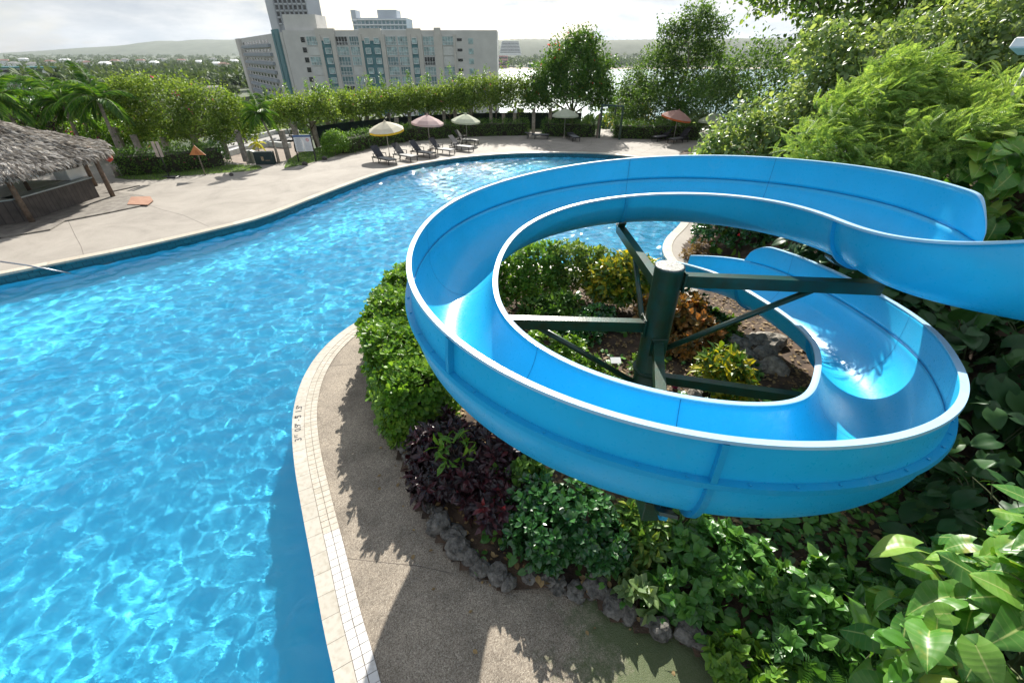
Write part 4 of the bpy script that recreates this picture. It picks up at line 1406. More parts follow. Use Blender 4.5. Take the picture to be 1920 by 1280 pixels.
for i in range(NR - 1):
    for j in range(NA):
        rf.append((i * NA + j, (i + 1) * NA + j, (i + 1) * NA + (j + 1) % NA, i * NA + (j + 1) % NA))
roof = MB().add(rv, rf, False)
k0 = len(rv)
roof.add([p - Vector((0, 0, .22)) for p in rv], [f[::-1] for f in rf])
roof_o = roof.build('roof', m_thatch, hut)
# strands of palm thatch lying down the slope and hanging over the eave
n = 24000
k = rng.integers(0, 8, n); fr = rng.random(n); t = np.sqrt(rng.random(n)) * .98 + .02
e0 = np.array([[*v] for v in EV]); e = e0[k] * (1 - fr[:, None]) + e0[(k + 1) % 8] * fr[:, None]
ap = np.array([*APEX])
P = ap + (e - ap) * t[:, None]
P[:, 2] += -.25 * np.sin(t * np.pi) + .10 * (abs(fr - .5) * 2) ** 6 * (.3 + t) + .04 + .03 * rng.random(n) + .05 * ((t * 9) % 1)
A = unit(e - ap) + rng.normal(size=(n, 3)) * .17 + np.array([0, 0, .04])
v1 = leaves(P, A, np.tile([0, 0, 1.0], (n, 1)) + rng.normal(size=(n, 3)) * .3, .20 + .26 * rng.random(n), T_N)
m_ = 8000
k = rng.integers(0, 8, m_); fr = rng.random(m_)
e = e0[k] * (1 - fr[:, None]) + e0[(k + 1) % 8] * fr[:, None]
P = e + np.c_[rng.normal(size=(m_, 2)) * .10, .02 + .14 * rng.random(m_)]
A = unit(e - np.array([HC.x, HC.y, 2.6])) * .8 + rng.normal(size=(m_, 3)) * .28 + np.array([0, 0, -.65])
v2 = leaves(P, A, unit(e - np.array([HC.x, HC.y, 1.0])) + rng.normal(size=(m_, 3)) * .3, .22 + .2 * rng.random(m_), T_N)
npmesh('thatch_fringe', *vcat(v1, v2), m_thatchleaf, roof_o)
# counter of dark planks, open behind
def plank_mat(name, c1, c2, ang=0.0, w_=.14):
    m, nt, b = newmat(name)
    t = node(nt, 'ShaderNodeTexCoord')
    mp_ = node(nt, 'ShaderNodeMapping', {'Vector': t.outputs['Object'], 'Rotation': (0, 0, ang)})
    wv = node(nt, 'ShaderNodeTexWave', {'Vector': mp_.outputs[0], 'Scale': .31 / w_, 'Distortion': .15, 'Detail': 1.0}, wave_profile='SAW')
    g = node(nt, 'ShaderNodeTexNoise', {'Vector': mp_.outputs[0], 'Scale': 3.0, 'Detail': 8.0})
    c = ramp(nt, g.outputs['Fac'], [(.3, c1), (.7, c2)])
    d = ramp(nt, wv.outputs['Fac'], [(0, (.22,) * 3), (.16, (1,) * 3)])
    mx = node(nt, 'ShaderNodeMix', {0: 1.0, 6: c, 7: d}, data_type='RGBA', blend_type='MULTIPLY')
    nt.links.new(mx.outputs[2], b.inputs['Base Color']); b.inputs['Roughness'].default_value = .8
    return m


m_counter = plank_mat('counter_planks', (.055, .045, .04), (.10, .085, .075), R(90), .2)
m_top = M('counter_top', (.32, .37, .37), .25, .12, 2)
cpts = [Vector((-21.95, 23.7, 0)), Vector((-22.05, 19.6, 0)), Vector((-23.6, 18.2, 0)), Vector((-27.0, 18.0, 0))]
cb, ct = MB(), MB()
for a, b in zip(cpts[:-1], cpts[1:]):
    d = (b - a).normalized(); nrm = Vector((d.y, -d.x, 0)); nrm = nrm if nrm.dot(HC - a) > 0 else -nrm
    cb.add([a + Vector((0, 0, .06)), b + Vector((0, 0, .06)), b + Vector((0, 0, 1.02)), a + Vector((0, 0, 1.02)), a + nrm * .1 + Vector((0, 0, .06)), b + nrm * .1 + Vector((0, 0, .06)), b + nrm * .1 + Vector((0, 0, 1.02)), a + nrm * .1 + Vector((0, 0, 1.02))],
           [(0, 1, 2, 3), (7, 6, 5, 4), (0, 4, 5, 1), (3, 2, 6, 7), (0, 3, 7, 4), (1, 5, 6, 2)])
    o_ = -nrm * .12
    ct.add([a + o_ + Vector((0, 0, 1.024)), b + o_ + Vector((0, 0, 1.024)), b + nrm * .6 + Vector((0, 0, 1.024)), a + nrm * .6 + Vector((0, 0, 1.024)), a + o_ + Vector((0, 0, 1.08)), b + o_ + Vector((0, 0, 1.08)), b + nrm * .6 + Vector((0, 0, 1.08)), a + nrm * .6 + Vector((0, 0, 1.08))],
           [(3, 2, 1, 0), (4, 5, 6, 7), (0, 1, 5, 4), (1, 2, 6, 5), (2, 3, 7, 6), (3, 0, 4, 7)])
cb.build('counter', m_counter, hut); ct.build('counter_top', m_top, hut)
MB().box((-24.3, 21.4, .92), (2.2, 4.2, .06)).build('work_surface', M('worktop_sheet', (.42, .48, .46), .4, .2, 1.5), hut)
MB().box((-24.3, 21.4, .45), (2.1, 4.1, .88)).build('work_base', m_counter, hut)
ib = thing('ice_box', 'white box standing on the counter end of the thatched hut', 'box', (-22.6, 23.4, 1.081))
MB().box((-22.6, 23.4, 1.33), (.75, 1.05, .5), bev=.03).build('body', m_white, ib)
MB().box((-22.6, 23.4, 1.615), (.80, 1.10, .07), bev=.02).build('lid', m_white, ib)
dq = [(-60, 470), (0, 448), (95, 432), (122, 416), (205, 400), (262, 388), (288, 378), (268, 368), (222, 362), (190, 365)]
dq = [tuple(G(*p)[:2]) for p in dq] + [(-21.6, 26.2), (-30, 27), (-33, 20), (-29, 15.5)]
dk = MB().prism(dq[::-1] if False else dq, .006, .055)
tag(dk.build('boardwalk', plank_mat('grey_boards', (.12, .105, .09), (.24, .22, .19), R(60), .16)), 'weathered grey timber boards under the thatched hut', 'boardwalk')
oq = [tuple(G(*p)[:2]) for p in [(240, 386), (247, 372), (283, 371), (288, 379), (278, 387)]]
tag(MB().prism(oq, .058, .085).build('ramp_boards', plank_mat('orange_boards', (.27, .13, .08), (.36, .20, .13), R(100), .2)), 'orange painted board ramp at the corner of the hut boardwalk', 'ramp')
lan = thing('lantern', 'red round lantern hanging beside the right post of the hut', 'lantern', (-21.2, 24.5, 1.75))
MB().lathe([(.03, -.2), (.15, -.12), (.19, 0), (.15, .12), (.03, .2)], (-21.2, 24.5, 1.85), 14).build('shade', M('red_paper', (.45, .05, .03), .7, .1, 4), lan)
MB().tube([(-21.2, 24.5, 2.03), (-21.3, 24.4, 2.35)], .008, 5).build('cord', m_dark, lan)

# ================================================================== LOUNGERS AND PARASOLS
def lounger(label, group, flat=False):
    t = thing('sun_lounger', label, 'sun lounger', (0, 0, 0), 0, group)
    f = MB()
    for y in (-.31, .31): f.beam((-.72, y, .33), (1.24, y, .33), .05, .06)
    f.box((1.24, 0, .33), (.05, .66, .06)); f.box((-.72, 0, .33), (.05, .66, .06))
    f.build('frame', m_dark, t, local=True)
    MB().box((.52, 0, .372), (1.38, .58, .022), bev=.008).build('seat', m_seat, t, local=True)
    b = MB()
    e = (-.80, 1.02) if not flat else (-.92, .46)
    b.add([(-.16, y, .37 + dz) for y in (-.30, .30) for dz in (0, .03)] + [(e[0], y, e[1] + dz) for y in (-.30, .30) for dz in (0, .03)], [(0, 1, 3, 2), (4, 6, 7, 5), (0, 4, 5, 1), (2, 3, 7, 6), (0, 2, 6, 4), (1, 5, 7, 3)])
    b.build('backrest', m_mesh, t, local=True)
    for x in (-.66, .02, 1.16):
        for y in (-.31, .31):
            MB().beam((x, y, 0), (x, y, .30), .045).build('leg', m_dark, t, local=True)
    if not flat:
        for y in (-.35, .35):
            MB().beam((-.5, y, .58), (.06, y, .60), .06, .03).beam((.04, y, .33), (.04, y, .585), .035).beam((-.45, y, .33), (-.45, y, .565), .035).build('armrest', m_dark, t, local=True)
    return t


m_seat = M('sling_seat', (.16, .165, .17), .7, .15, 30)
ff = [((728, 310), (744.7, 309)), ((769.5, 304), (784, 302)), ((804, 297), (818, 296)), ((841, 291), (854.7, 289.5)), ((877, 284.5), (890, 284.5)), ((887, 271), (900, 272.5))]
ll = ['black sling lounger nearest the left end of the poolside row under the yellow parasol', 'black lounger second from the left in the poolside row', 'black lounger third from the left, left of the pink parasol pole',
      'black lounger fourth from the left, right of the pink parasol pole', 'black lounger fifth from the left nearest the pool edge', 'black lounger set back behind the row beneath the white parasol']
proto = lounger(ll[0], 'black loungers in a row by the pool')
for k, (a, b) in enumerate(ff):
    o = proto if k == 0 else copy_tree(proto)
    m_ = (G(*a) + G(*b)) / 2
    rz = R((-40, -37, -33, -30, -30, -24)[k])
    o.location = (m_.x - 1.16 * math.cos(rz), m_.y - 1.16 * math.sin(rz), 0)
    o.rotation_euler = (0, 0, rz); o['label'] = ll[k]
for k, (p, rz, lb) in enumerate((((1228, 265), 215, 'black lounger under the orange parasol, nearer the gate'), ((1258, 269), 212, 'black lounger under the orange parasol, half behind the pale shrub'))):
    o = copy_tree(proto); o['label'] = lb; o['group'] = 'loungers under the orange parasol'
    q = G(*p); rz = R(rz); o.location = (q.x - 1.1 * math.cos(rz), q.y - 1.1 * math.sin(rz), 0); o.rotation_euler = (0, 0, rz)
pf2 = lounger('flat black lounger lying on the far deck left of the cream parasol', 'flat loungers on the far deck', True)
q = G(1003, 260); pf2.location = q; pf2.rotation_euler = (0, 0, R(-12))
o = copy_tree(pf2); o['label'] = 'flat black lounger lying at the foot of the cream parasol'; q = G(1073, 262); o.location = q; o.rotation_euler = (0, 0, R(-80))


def parasol(label, pole, top, rad, mat, under, tilt=(0, 0), valance=None):
    b = G(*pole); Hh = PY(top[0], top[1], b.y).z
    t = thing('parasol', label, 'parasol', b, rr.uniform(0, .7))
    MB().tube([(0, 0, 0), (0, 0, Hh)], .022, 10).build('pole', m_pole, t, local=True)
    MB().lathe([(.24, 0), (.24, .05), (.05, .09), (.04, .30)], (0, 0, 0), 16).build('base', m_conc, t, local=True)
    tl = Matrix.Rotation(R(tilt[0]), 3, 'X') @ Matrix.Rotation(R(tilt[1]), 3, 'Y')
    piv = Vector((0, 0, Hh - .12))
    V, F = [], []
    drop = .50
    for r_, z in ((.02, 0), (.34, -.10), (.7, -.24), (1.0, -.40)):
        for k in range(16):
            a = 2 * math.pi * k / 16
            sag = 1 if k % 2 == 0 else .955
            V.append(piv + tl @ Vector((rad * r_ * math.cos(a) * sag, rad * r_ * math.sin(a) * sag, z * rad * drop / .50 * 1.05 + (0 if k % 2 == 0 else -.02 * r_) + .10)))
    for i in range(3):
        for k in range(16): F.append((i * 16 + k, (i + 1) * 16 + k, (i + 1) * 16 + (k + 1) % 16, i * 16 + (k + 1) % 16))
    F.append(tuple(range(16)))
    can = MB().add(V, F)
    can = can.build('canopy', mat, t, local=True)
    V2, F2 = [], []
    for k in range(16):
        p = V[48 + k]; V2 += [p, p + tl @ Vector((0, 0, -.13))]
    F2 = [(2 * k, 2 * k + 1, (2 * k + 3) % 32, (2 * k + 2) % 32) for k in range(16)]
    MB().add(V2, F2).build('valance', under, can, local=True)
    for k in range(8):
        a = 2 * math.pi * k / 8
        MB().tube([piv + tl @ Vector((0, 0, .06)), piv + tl @ Vector((rad * .98 * math.cos(a), rad * .98 * math.sin(a), -.40 * rad * 1.05 + .07))], .009, 5).build('rib', m_pole, t, local=True)
    MB().lathe([(.09, 0), (.07, .05), (.015, .10)], tuple(piv + tl @ Vector((0, 0, .09))), 10).build('finial', mat, can, local=True)
    return t


m_pole = M('parasol_pole', (.42, .40, .36), .5, .1, 4)


def cloth(name, c, tr=.35):
    m, nt, b = newmat(name)
    t = node(nt, 'ShaderNodeTexCoord')
    n = node(nt, 'ShaderNodeTexNoise', {'Vector': t.outputs['Object'], 'Scale': 3.0, 'Detail': 5.0})
    cc = ramp(nt, n.outputs['Fac'], [(.3, tuple(x * .85 for x in c)), (.7, c)])
    nt.links.new(cc, b.inputs['Base Color']); b.inputs['Roughness'].default_value = .9
    tl = node(nt, 'ShaderNodeBsdfTranslucent', {'Color': cc})
    ms = node(nt, 'ShaderNodeMixShader', {0: tr, 1: b.outputs[0], 2: tl.outputs[0]})
    nt.links.new(ms.outputs[0], nt.nodes['Material Output'].inputs['Surface'])
    return m


c_cream, c_yel, c_pink, c_grn, c_org = cloth('cream_canvas', (.72, .68, .55)), cloth('yellow_canvas', (.85, .55, .03)), cloth('pink_canvas', (.66, .50, .48)), cloth('pale_green_canvas', (.62, .66, .50)), cloth('orange_canvas', (.68, .16, .04))
c_rose = cloth('faded_rose_canvas', (.52, .30, .25))
parasol('cream parasol with yellow underside shading the left poolside loungers', (731, 295), (718.5, 227), 1.28, c_cream, c_yel, (4, -6))
parasol('faded pink parasol in the middle of the poolside lounger row', (807, 282), (797.5, 215), 1.25, c_pink, c_pink, (3, 3))
parasol('pale cream parasol at the right end of the poolside lounger row', (876, 268), (870, 213), 1.22, c_grn, c_grn, (2, 3))
parasol('pale green parasol standing alone before the clipped hedge by the big bougainvillea', (1057.5, 259), (1059.7, 203), 1.22, c_grn, c_grn)
parasol('tilted faded parasol with orange underside beside the pale shrub', (1262, 266), (1273, 206), 1.3, c_rose, c_org, (6, 9))
parasol('pale parasol mostly hidden behind the pale leaved shrub', (1329, 263), (1336, 213), 1.25, c_grn, c_grn)

# ================================================================== SIGNS AND SMALL THINGS
m_orange = M('orange_board', (.50, .20, .07), .6, .08, 6)
def sign_lines(mb, o, ux, uz, rows, w_, h_, nrm, rnd):
    for k in range(rows):
        y = h_ * (.5 - (k + .5) / rows); L = w_ * rnd.uniform(.6, .9)
        a = o + uz * y
        mb.add([a + ux * s * L / 2 + uz * q * h_ * .012 + nrm * d for d in (0, .004) for s, q in ((-1, -1), (1, -1), (1, 1), (-1, 1))], [(3, 2, 1, 0), (4, 5, 6, 7), (0, 1, 5, 4), (1, 2, 6, 5), (2, 3, 7, 6), (3, 0, 4, 7)])


b = G(385.5, 329)
t = thing('warning_sign', 'orange triangular warning board on a thin stake at the lawn edge', 'sign', b)
ztp, zb_ = PY(370, 272.5, b.y).z, PY(374, 290.6, b.y).z
MB().beam((b.x, b.y, 0), (b.x, b.y, zb_ + .2), .05).build('stake', m_wood, t)
wtri = .50
MB().add([(b.x - wtri, b.y - .05, zb_), (b.x + wtri, b.y - .05, zb_), (b.x, b.y - .05, ztp), (b.x - wtri, b.y - .028, zb_), (b.x + wtri, b.y - .028, zb_), (b.x, b.y - .028, ztp)], [(0, 1, 2), (5, 4, 3), (0, 3, 4, 1), (1, 4, 5, 2), (2, 5, 3, 0)]).build('board', m_orange, t)
lm = MB()
hh = ztp - zb_
for k, f in enumerate((.55, .75, .95)): lm.box((b.x, b.y - .0525, zb_ + hh * (.42 - .12 * k)), (wtri * .55 * f, .004, .03))
lm.build('sign_text', M('brown_print', (.28, .07, .015), .7, .1, 5), t)
b = G(318, 333)
t = thing('notice_stand', 'narrow two board notice on a dark pole in front of the left hedge', 'sign', b)
zz = PY(303, 285, b.y).z
MB().tube([(b.x, b.y, 0), (b.x, b.y, zz + .3)], .03, 8).build('pole', m_dark, t)
for dx in (-.13, .13): MB().box((b.x + dx, b.y - .05, zz + .15), (.17, .03, .85)).build('board', M('faded_board', (.45, .38, .33), .7, .15, 5), t)
MB().box((b.x + .1, b.y, .04), (.9, .5, .07), bev=.02).build('base', m_dark, t)
bl, br = G(561, 304), G(593, 303)
t = thing('notice_board', 'white pool rules board with blue header on two dark posts on the lawn', 'sign', bl)
for p in (bl, br): MB().beam((p.x, p.y, 0), (p.x, p.y, 1.72), .07).build('post', m_dark, t)
ux = (br - bl).normalized(); nm = Vector((ux.y, -ux.x, 0))
if nm.y > 0: nm = -nm
cz = 1.16
L = (br - bl).length
mid = (bl + br) / 2 + nm * .05
m_sheet = M('sign_sheet', (.62, .64, .66), .5, .04, 3)
for s in (-1, 1):
    c = mid + ux * s * L * .245
    MB().beam(c - ux * L * .235 + Vector((0, 0, cz)), c + ux * L * .235 + Vector((0, 0, cz)), .03, .92).build('panel', m_sheet, t)
MB().beam(mid - ux * L * .5 + Vector((0, 0, 1.68)), mid + ux * L * .5 + Vector((0, 0, 1.68)), .05, .12).build('header', M('blue_header', (.04, .10, .25), .5, .05, 3), t)
lm = MB(); r5 = random.Random(9)
sign_lines(lm, mid - ux * L * .245 + nm * .018 + Vector((0, 0, cz)), ux, Vector((0, 0, 1)), 15, L * .4, .84, nm, r5)
sign_lines(lm, mid + ux * L * .245 + nm * .018 + Vector((0, 0, cz - .16)), ux, Vector((0, 0, 1)), 9, L * .4, .52, nm, r5)
lm.build('sign_text', M('grey_print', (.30, .32, .35), .7, .05, 4), t)
cc = mid + ux * L * .28 + nm * .024 + Vector((0, 0, cz + .27))
rg = [cc + (ux * math.cos(a) + Vector((0, 0, 1)) * math.sin(a)) * .09 for a in np.linspace(0, 2 * math.pi, 17)]
MB().tube(rg, .012, 6, False).tube([cc + (ux * -.7 + Vector((0, 0, .7))) * .09, cc + (ux * .7 - Vector((0, 0, .7))) * .09], .010, 6).build('no_entry_symbol', M('sign_red', (.6, .06, .05), .6, .05, 4), t)
b = G(500, 308)
t = thing('dark_cabinet', 'dark green cabinet with small tan emblem at the terrace edge by the leaning palm', 'cabinet', b, R(8))
MB().box((0, 0, .42), (1.25, .4, .80), bev=.02).build('body', M('cabinet_green', (.012, .03, .032), .45, .1, 5), t, local=True)
MB().box((-.10, -.205, .40), (.16, .012, .26), bev=.004).box((.22, -.2045, .28), (.30, .008, .03)).build('emblem', M('emblem_tan', (.34, .25, .15), .6, .2, 9), t, local=True)
# pole lying out over the water at the left edge
a = G(-40, 480, .6); c = G(134, 513, WZ - .05)
tag(MB().tube([(a.x, a.y, .5), ((a.x + c.x) / 2, (a.y + c.y) / 2, .12), (c.x, c.y, c.z)], .028, 8).build('pool_pole', M('aluminium', (.30, .32, .35), .35, .1, 5, metal=.8)), 'thin grey pole reaching from the left deck into the pool', 'pole')
# small rocks on the lawn
m_rock = M('dark_rock', (.07, .065, .06), .9, .3, 6, .8, 20)


def rock_mesh(name, r, seed, mat, sq=(1, 1, .75)):
    import bmesh
    b = bmesh.new(); bmesh.ops.create_icosphere(b, subdivisions=3, radius=1)
    V = np.array([v.co[:] for v in b.verts]); g = np.random.default_rng(seed)
    d = np.zeros(len(V))
    for _ in range(9):
        k = g.normal(size=3) * g.uniform(1.5, 5); d += np.sin(V @ k + g.random() * 6) * .5 / np.linalg.norm(k)
    pl = g.normal(size=(7, 3)); pl /= np.linalg.norm(pl, axis=1, keepdims=True)
    rad = 1 + d * .55
    for n_ in pl:
        h = V @ n_ * rad
        rad = np.where(h > .72, rad * .72 / np.maximum(h, .01), rad)
    rad += .05 * np.sin(V @ (g.normal(size=3) * 11)) + .035 * np.sin(V @ (g.normal(size=3) * 19))
    for v, q in zip(b.verts, V * rad[:, None] * np.array(sq) * r): v.co = q
    me = bpy.data.meshes.new(name); b.to_mesh(me); b.free()
    for p in me.polygons: p.use_smooth = r < .12
    return link(name, me, mat, None)


for (x, y), r, lb in (((572, 307), .22, 'dark flat rock on the lawn below the white notice board'), ((609, 297), .24, 'dark upright rock on the lawn beside the round bush'), ((434, 328), .14, 'small dark rock on the lawn strip right of the orange sign')):
    o = rock_mesh('lawn_rock', r, int(x), m_rock); o.location = G(x, y, r * .4); tag(o, lb, 'rock', 'dark rocks on the lawn')
# border stones
Q = resample(catmull(stones_g, 6), .23)
names = ['grey coral stone in the border, number along the near walkway']
for k in range(len(Q)):
    r = rng.uniform(.11, .215)
    o = rock_mesh('border_stone', r, 100 + k, m_stone, (1.15, 1, .8))
    p = Q[k] + rng.normal(size=2) * .04
    o.location = (p[0] + .1, p[1] + .03, r * .45); o.rotation_euler = (0, 0, rng.uniform(0, 6.28))
    tag(o, 'weathered grey coral stone in the row edging the planting bed', 'stone', 'stones edging the planting bed')
# second course / fallen stones and the rock pile inside the loop
pile = [(1385, 640), (1412, 632), (1440, 640), (1398, 660), (1430, 662), (1372, 668), (1410, 684), (1445, 690), (1385, 690)]
for k, (x, y) in enumerate(pile):
    r = (.30, .28, .33, .26, .36, .22, .30, .34, .26)[k]
    o = rock_mesh('garden_rock', r, 300 + k, m_pale_rock, (1.1, 1, .8)); p = G(x, y + 14, .1); o.location = (p.x, p.y, .1 + r * .45); o.rotation_euler = (0, 0, k * 1.3)
    tag(o, 'rough pale rock in the heap beneath the lower blue slide run', 'rock', 'rocks heaped under the lower slide')
o = rock_mesh('garden_rock', .2, 350, m_pale_rock); p = G(1300, 742, .1); o.location = (p.x, p.y, .14); tag(o, 'pale rock behind the near rim left of the yellow croton', 'rock')
# plant label, pink cup
b = G(1150, 700)
t = thing('plant_label', 'small white plant label on a short brown stake inside the slide loop', 'label', b)
MB().beam((b.x, b.y, 0), (b.x, b.y, .36), .11, .07).build('stake', m_wood, t)
MB().box((b.x, b.y - .02, .40), (.24, .17, .02), tilt=Matrix.Rotation(R(20), 3, 'X')).build('plate', m_white, t)
b = G(1265, 726, .12)
tag(MB().lathe([(.06, 0), (.10, .16), (.105, .17), (.09, .165), (.055, .02)], tuple(b), 18).build('flower_pot', M('magenta_plastic', (.40, .03, .20), .4, .1, 5)), 'small magenta pot on the soil right of the green post', 'pot')
# hose on the soil
# gate frame and bell lamp
g0, g1 = G(1123, 259), G(1161, 262)
t = thing('gate_frame', 'dark green square pipe gate frame in the gap of the far hedge', 'gate', g0)
ztg = PY(1128, 199, g0.y).z
for p in (g0, g1): MB().beam((p.x, p.y, 0), (p.x, p.y, ztg), .16).build('post', m_greenmetal, t)
MB().beam((g0.x - .08, g0.y, ztg + .06), (g1.x + .08, g1.y, ztg + .06), .14).build('lintel', m_greenmetal, t)
MB().box(((g0.x + g1.x) / 2 + .4, g0.y, ztg - .35), (.12, .1, .7)).build('hanger', m_greenmetal, t)
MB().beam((g0.x - .2, g0.y + .02, 0), (g0.x - .12, g0.y + .02, ztg - .6), .3, .12).build('gate_leaf', m_wood, t)
p = PY(967, 212, 46)
t = thing('bell_lamp', 'small white bell shaped lamp mounted on a post of the far pergola', 'lamp', p)
MB().lathe([(.04, .25), (.10, .18), (.16, 0), (.14, 0)], tuple(p), 14).build('shade', m_white, t)
MB().tube([p + Vector((0, 0, .25)), p + Vector((0, .25, .35))], .02, 6).build('bracket', m_dark, t)
# white floodlight and rail at the far right
p = PY(1916, 84, 8.6)
t = thing('floodlight', 'white box floodlight on a pole high at the right edge among the leaves', 'lamp', (p.x, p.y, p.z - 3))
MB().tube([(p.x + 3.0, p.y + .3, p.z - 6), (p.x + 3.0, p.y + .3, p.z), (p.x + .2, p.y + .05, p.z + .02)], .03, 8).build('pole', m_white, t)
MB().box((p.x + .1, p.y, p.z - .02), (.34, .3, .16), .3, Matrix.Rotation(R(18), 3, 'Y'), .02).build('lamp_head', m_white, t)
a, c = PY(1960, 60, 10.4), PY(1872, 225, 10.2)
t = thing('stair_rail', 'white sloping rail showing between the broad leaves at the right edge', 'rail', (c.x, c.y, c.z - 1.5))
MB().beam(a, c, .05, .22).build('board', m_white, t)
MB().beam(c + Vector((0, .06, 0)), (c.x + .1, c.y + .5, c.z - 2.6), .05).build('post', m_white, t)

# ================================================================== VEGETATION
def hedge(name, label, path, wd_, h, mat, dens, size, T=T_S, group=None, base=0.0, ros=False, rnd_=.12, core=(.018, .022, .012), cat='hedge', bloom=None, edge=.10):
    """clipped hedge along a ground path"""
    Q = resample(np.array(path, float), .15)
    _, Nn = normals2(Q)
    t = thing(name, label, cat, (Q[0][0], Q[0][1], base), 0, group)
    cm_ = MB()
    n = len(Q)
    V = []
    for i in range(n):
        s = .35 + .65 * min(1, min(i, n - 1 - i) / 3.0)
        for a, z in ((-.36, 0), (-.40, h * .78), (.40, h * .78), (.36, 0)):
            V.append((Q[i][0] + Nn[i][0] * a * wd_ * s, Q[i][1] + Nn[i][1] * a * wd_ * s, base + z))
    F = [(i * 4 + k, i * 4 + 4 + k, i * 4 + 4 + (k + 1) % 4, i * 4 + (k + 1) % 4) for i in range(n - 1) for k in range(4)]
    F += [(0, 1, 2, 3), ((n - 1) * 4 + 3, (n - 1) * 4 + 2, (n - 1) * 4 + 1, (n - 1) * 4)]
    cm_.add(V, F)
    cm_.build('stems', m_stems, t)
    L = .15 * (n - 1)
    ncl = int(dens * (L + wd_) * (wd_ + 2 * h))
    u = rng.random(ncl) * (n - 1)
    i = u.astype(int); fr = u - i; j = np.minimum(i + 1, n - 1)
    c = Q[i] * (1 - fr[:, None]) + Q[j] * fr[:, None]
    nn = Nn[i]
    per = wd_ + 2 * h
    s = rng.random(ncl) * per
    a = np.where(s < h, -wd_ / 2, np.where(s < h + wd_, s - h - wd_ / 2, wd_ / 2))
    z = np.where(s < h, s, np.where(s < h + wd_, h, per - s))
    D = np.where((s < h)[:, None], np.c_[-nn, np.zeros(ncl)], np.where((s < h + wd_)[:, None], np.tile([0, 0, 1.0], (ncl, 1)), np.c_[nn, np.zeros(ncl)]))
    # rounded shoulders and a wavy surface
    sh = np.clip((z - h * .8) / (h * .2), 0, 1) * np.clip((np.abs(a) - wd_ * .3) / (wd_ * .2), 0, 1)
    bump = 1 + rnd_ * nz(c[:, 0] * 1.7 + z, c[:, 1] * 1.7 + a, 1.6, 1.0)
    P = np.c_[c + nn * (a * bump * (1 - .16 * sh))[:, None], base + z * (1 - .14 * sh) * bump]
    P += rng.normal(size=P.shape) * edge * .6
    # the two ends
    m = int(dens * wd_ * h * 2.4)
    e = rng.integers(0, 2, m); ee = np.where(e == 0, 0, n - 1)
    tt = np.where(e == 0, -1, 1)
    Tn = np.stack([Nn[ee][:, 1], -Nn[ee][:, 0]], 1) * tt[:, None]
    P2 = np.c_[Q[ee] + Nn[ee] * (rng.uniform(-.5, .5, m) * wd_)[:, None], base + rng.random(m) * h]; P2 += rng.normal(size=P2.shape) * edge * .5
    P = np.vstack([P, P2]); D = np.vstack([D, np.c_[Tn, np.zeros(m)]])
    if ros: v, f = rosette(P, D, 7, size, T)
    else: v, f = spray(P, D, 6, size * .8, size, T)
    npmesh('foliage', v, f, mat, t)
    if bloom:
        k = rng.choice(len(P), bloom[1]); flowers(t, P[k] + D[k] * .05, D[k], bloom[2], bloom[0])
    return t


m_stems = M('hedge_stems', (.035, .032, .02), .95, .3, 5)


def gp(*pts): return [tuple(G(*p)[:2]) for p in pts]


def rtree(label, base, blobs, ncl, mat, size=.24, T=T_M, r0=.22, per=8, cs=.24, rough=.36, twigs=7, bark=None, name='canopy_tree', cat='tree', shell=.55, out=.7, ros=False, lean=(0, 0, 0)):
    return tree(name, label, cat, base, blobs, ncl, per, cs, size, T, mat, bark or m_bark, r0, None, shell, rough, twigs, .35, ros, None, -.5, out, lean)


def bush(label, x, y, Y, rx, ry, rz_, mat, size=.16, ncl=420, per=8, base=0.0, T=T_S, bloom=None, group=None, name='shrub', cat='shrub', rough=.3, ros=False, cs=None, bark=None):
    c = PY(x, y, Y)
    bl_ = [(c.x, c.y, c.z, rx, ry, rz_), (c.x - rx * .6, c.y - .1, c.z - rz_ * .3, rx * .6, ry * .8, rz_ * .7), (c.x + rx * .55, c.y + .1, c.z - rz_ * .25, rx * .6, ry * .8, rz_ * .75)]
    return tree(name, label, cat, (c.x, c.y, base), bl_, ncl, per, cs or size * 1.2, size, T, mat, bark or m_bark, max(.03, rx * .045), group, .5, rough, 3, .3, ros, bloom)


# --- clipped hedges at the back of the deck
def off(path, d):
    P = np.array(path, float); _, Nn = normals2(P)
    return [tuple(p) for p in P + Nn * d]


hl = gp((655, 289), (700, 278), (760, 267), (850, 258.5), (920, 255.5), (990, 254.5))
hedge('clipped_hedge', 'long low clipped hedge behind the row of poolside loungers', off(hl, .6), 1.1, 1.25, L_hedge, 34, .10)
hedge('clipped_hedge', 'low clipped hedge between the flat lounger and the gate frame', off(gp((1016, 256), (1060, 257.5), (1116, 258)), .6), 1.1, 1.3, L_hedge, 34, .10)
hedge('clipped_hedge', 'low clipped hedge right of the gate frame towards the orange parasol', off(gp((1152, 260), (1200, 261), (1250, 262), (1310, 264)), .6), 1.2, 1.3, L_hedge, 34, .10)
c = G(628, 292)
tree('round_bush', 'round clipped bright green bush at the left end of the long low hedge', 'bush', c, [(c.x, c.y + .6, .75, .95, .85, .85)], 900, 6, .08, .10, T_S, L_bright, m_bark, .05, None, .2, .08, 2)
hedge('clipped_hedge', 'dark clipped hedge below the big bush behind the orange sign', off(gp((222, 331), (270, 328), (330, 324), (400, 316), (432, 309)), .7), 1.3, 1.35, L_hedge, 30, .11, bloom=(m_pink, 26, .05))
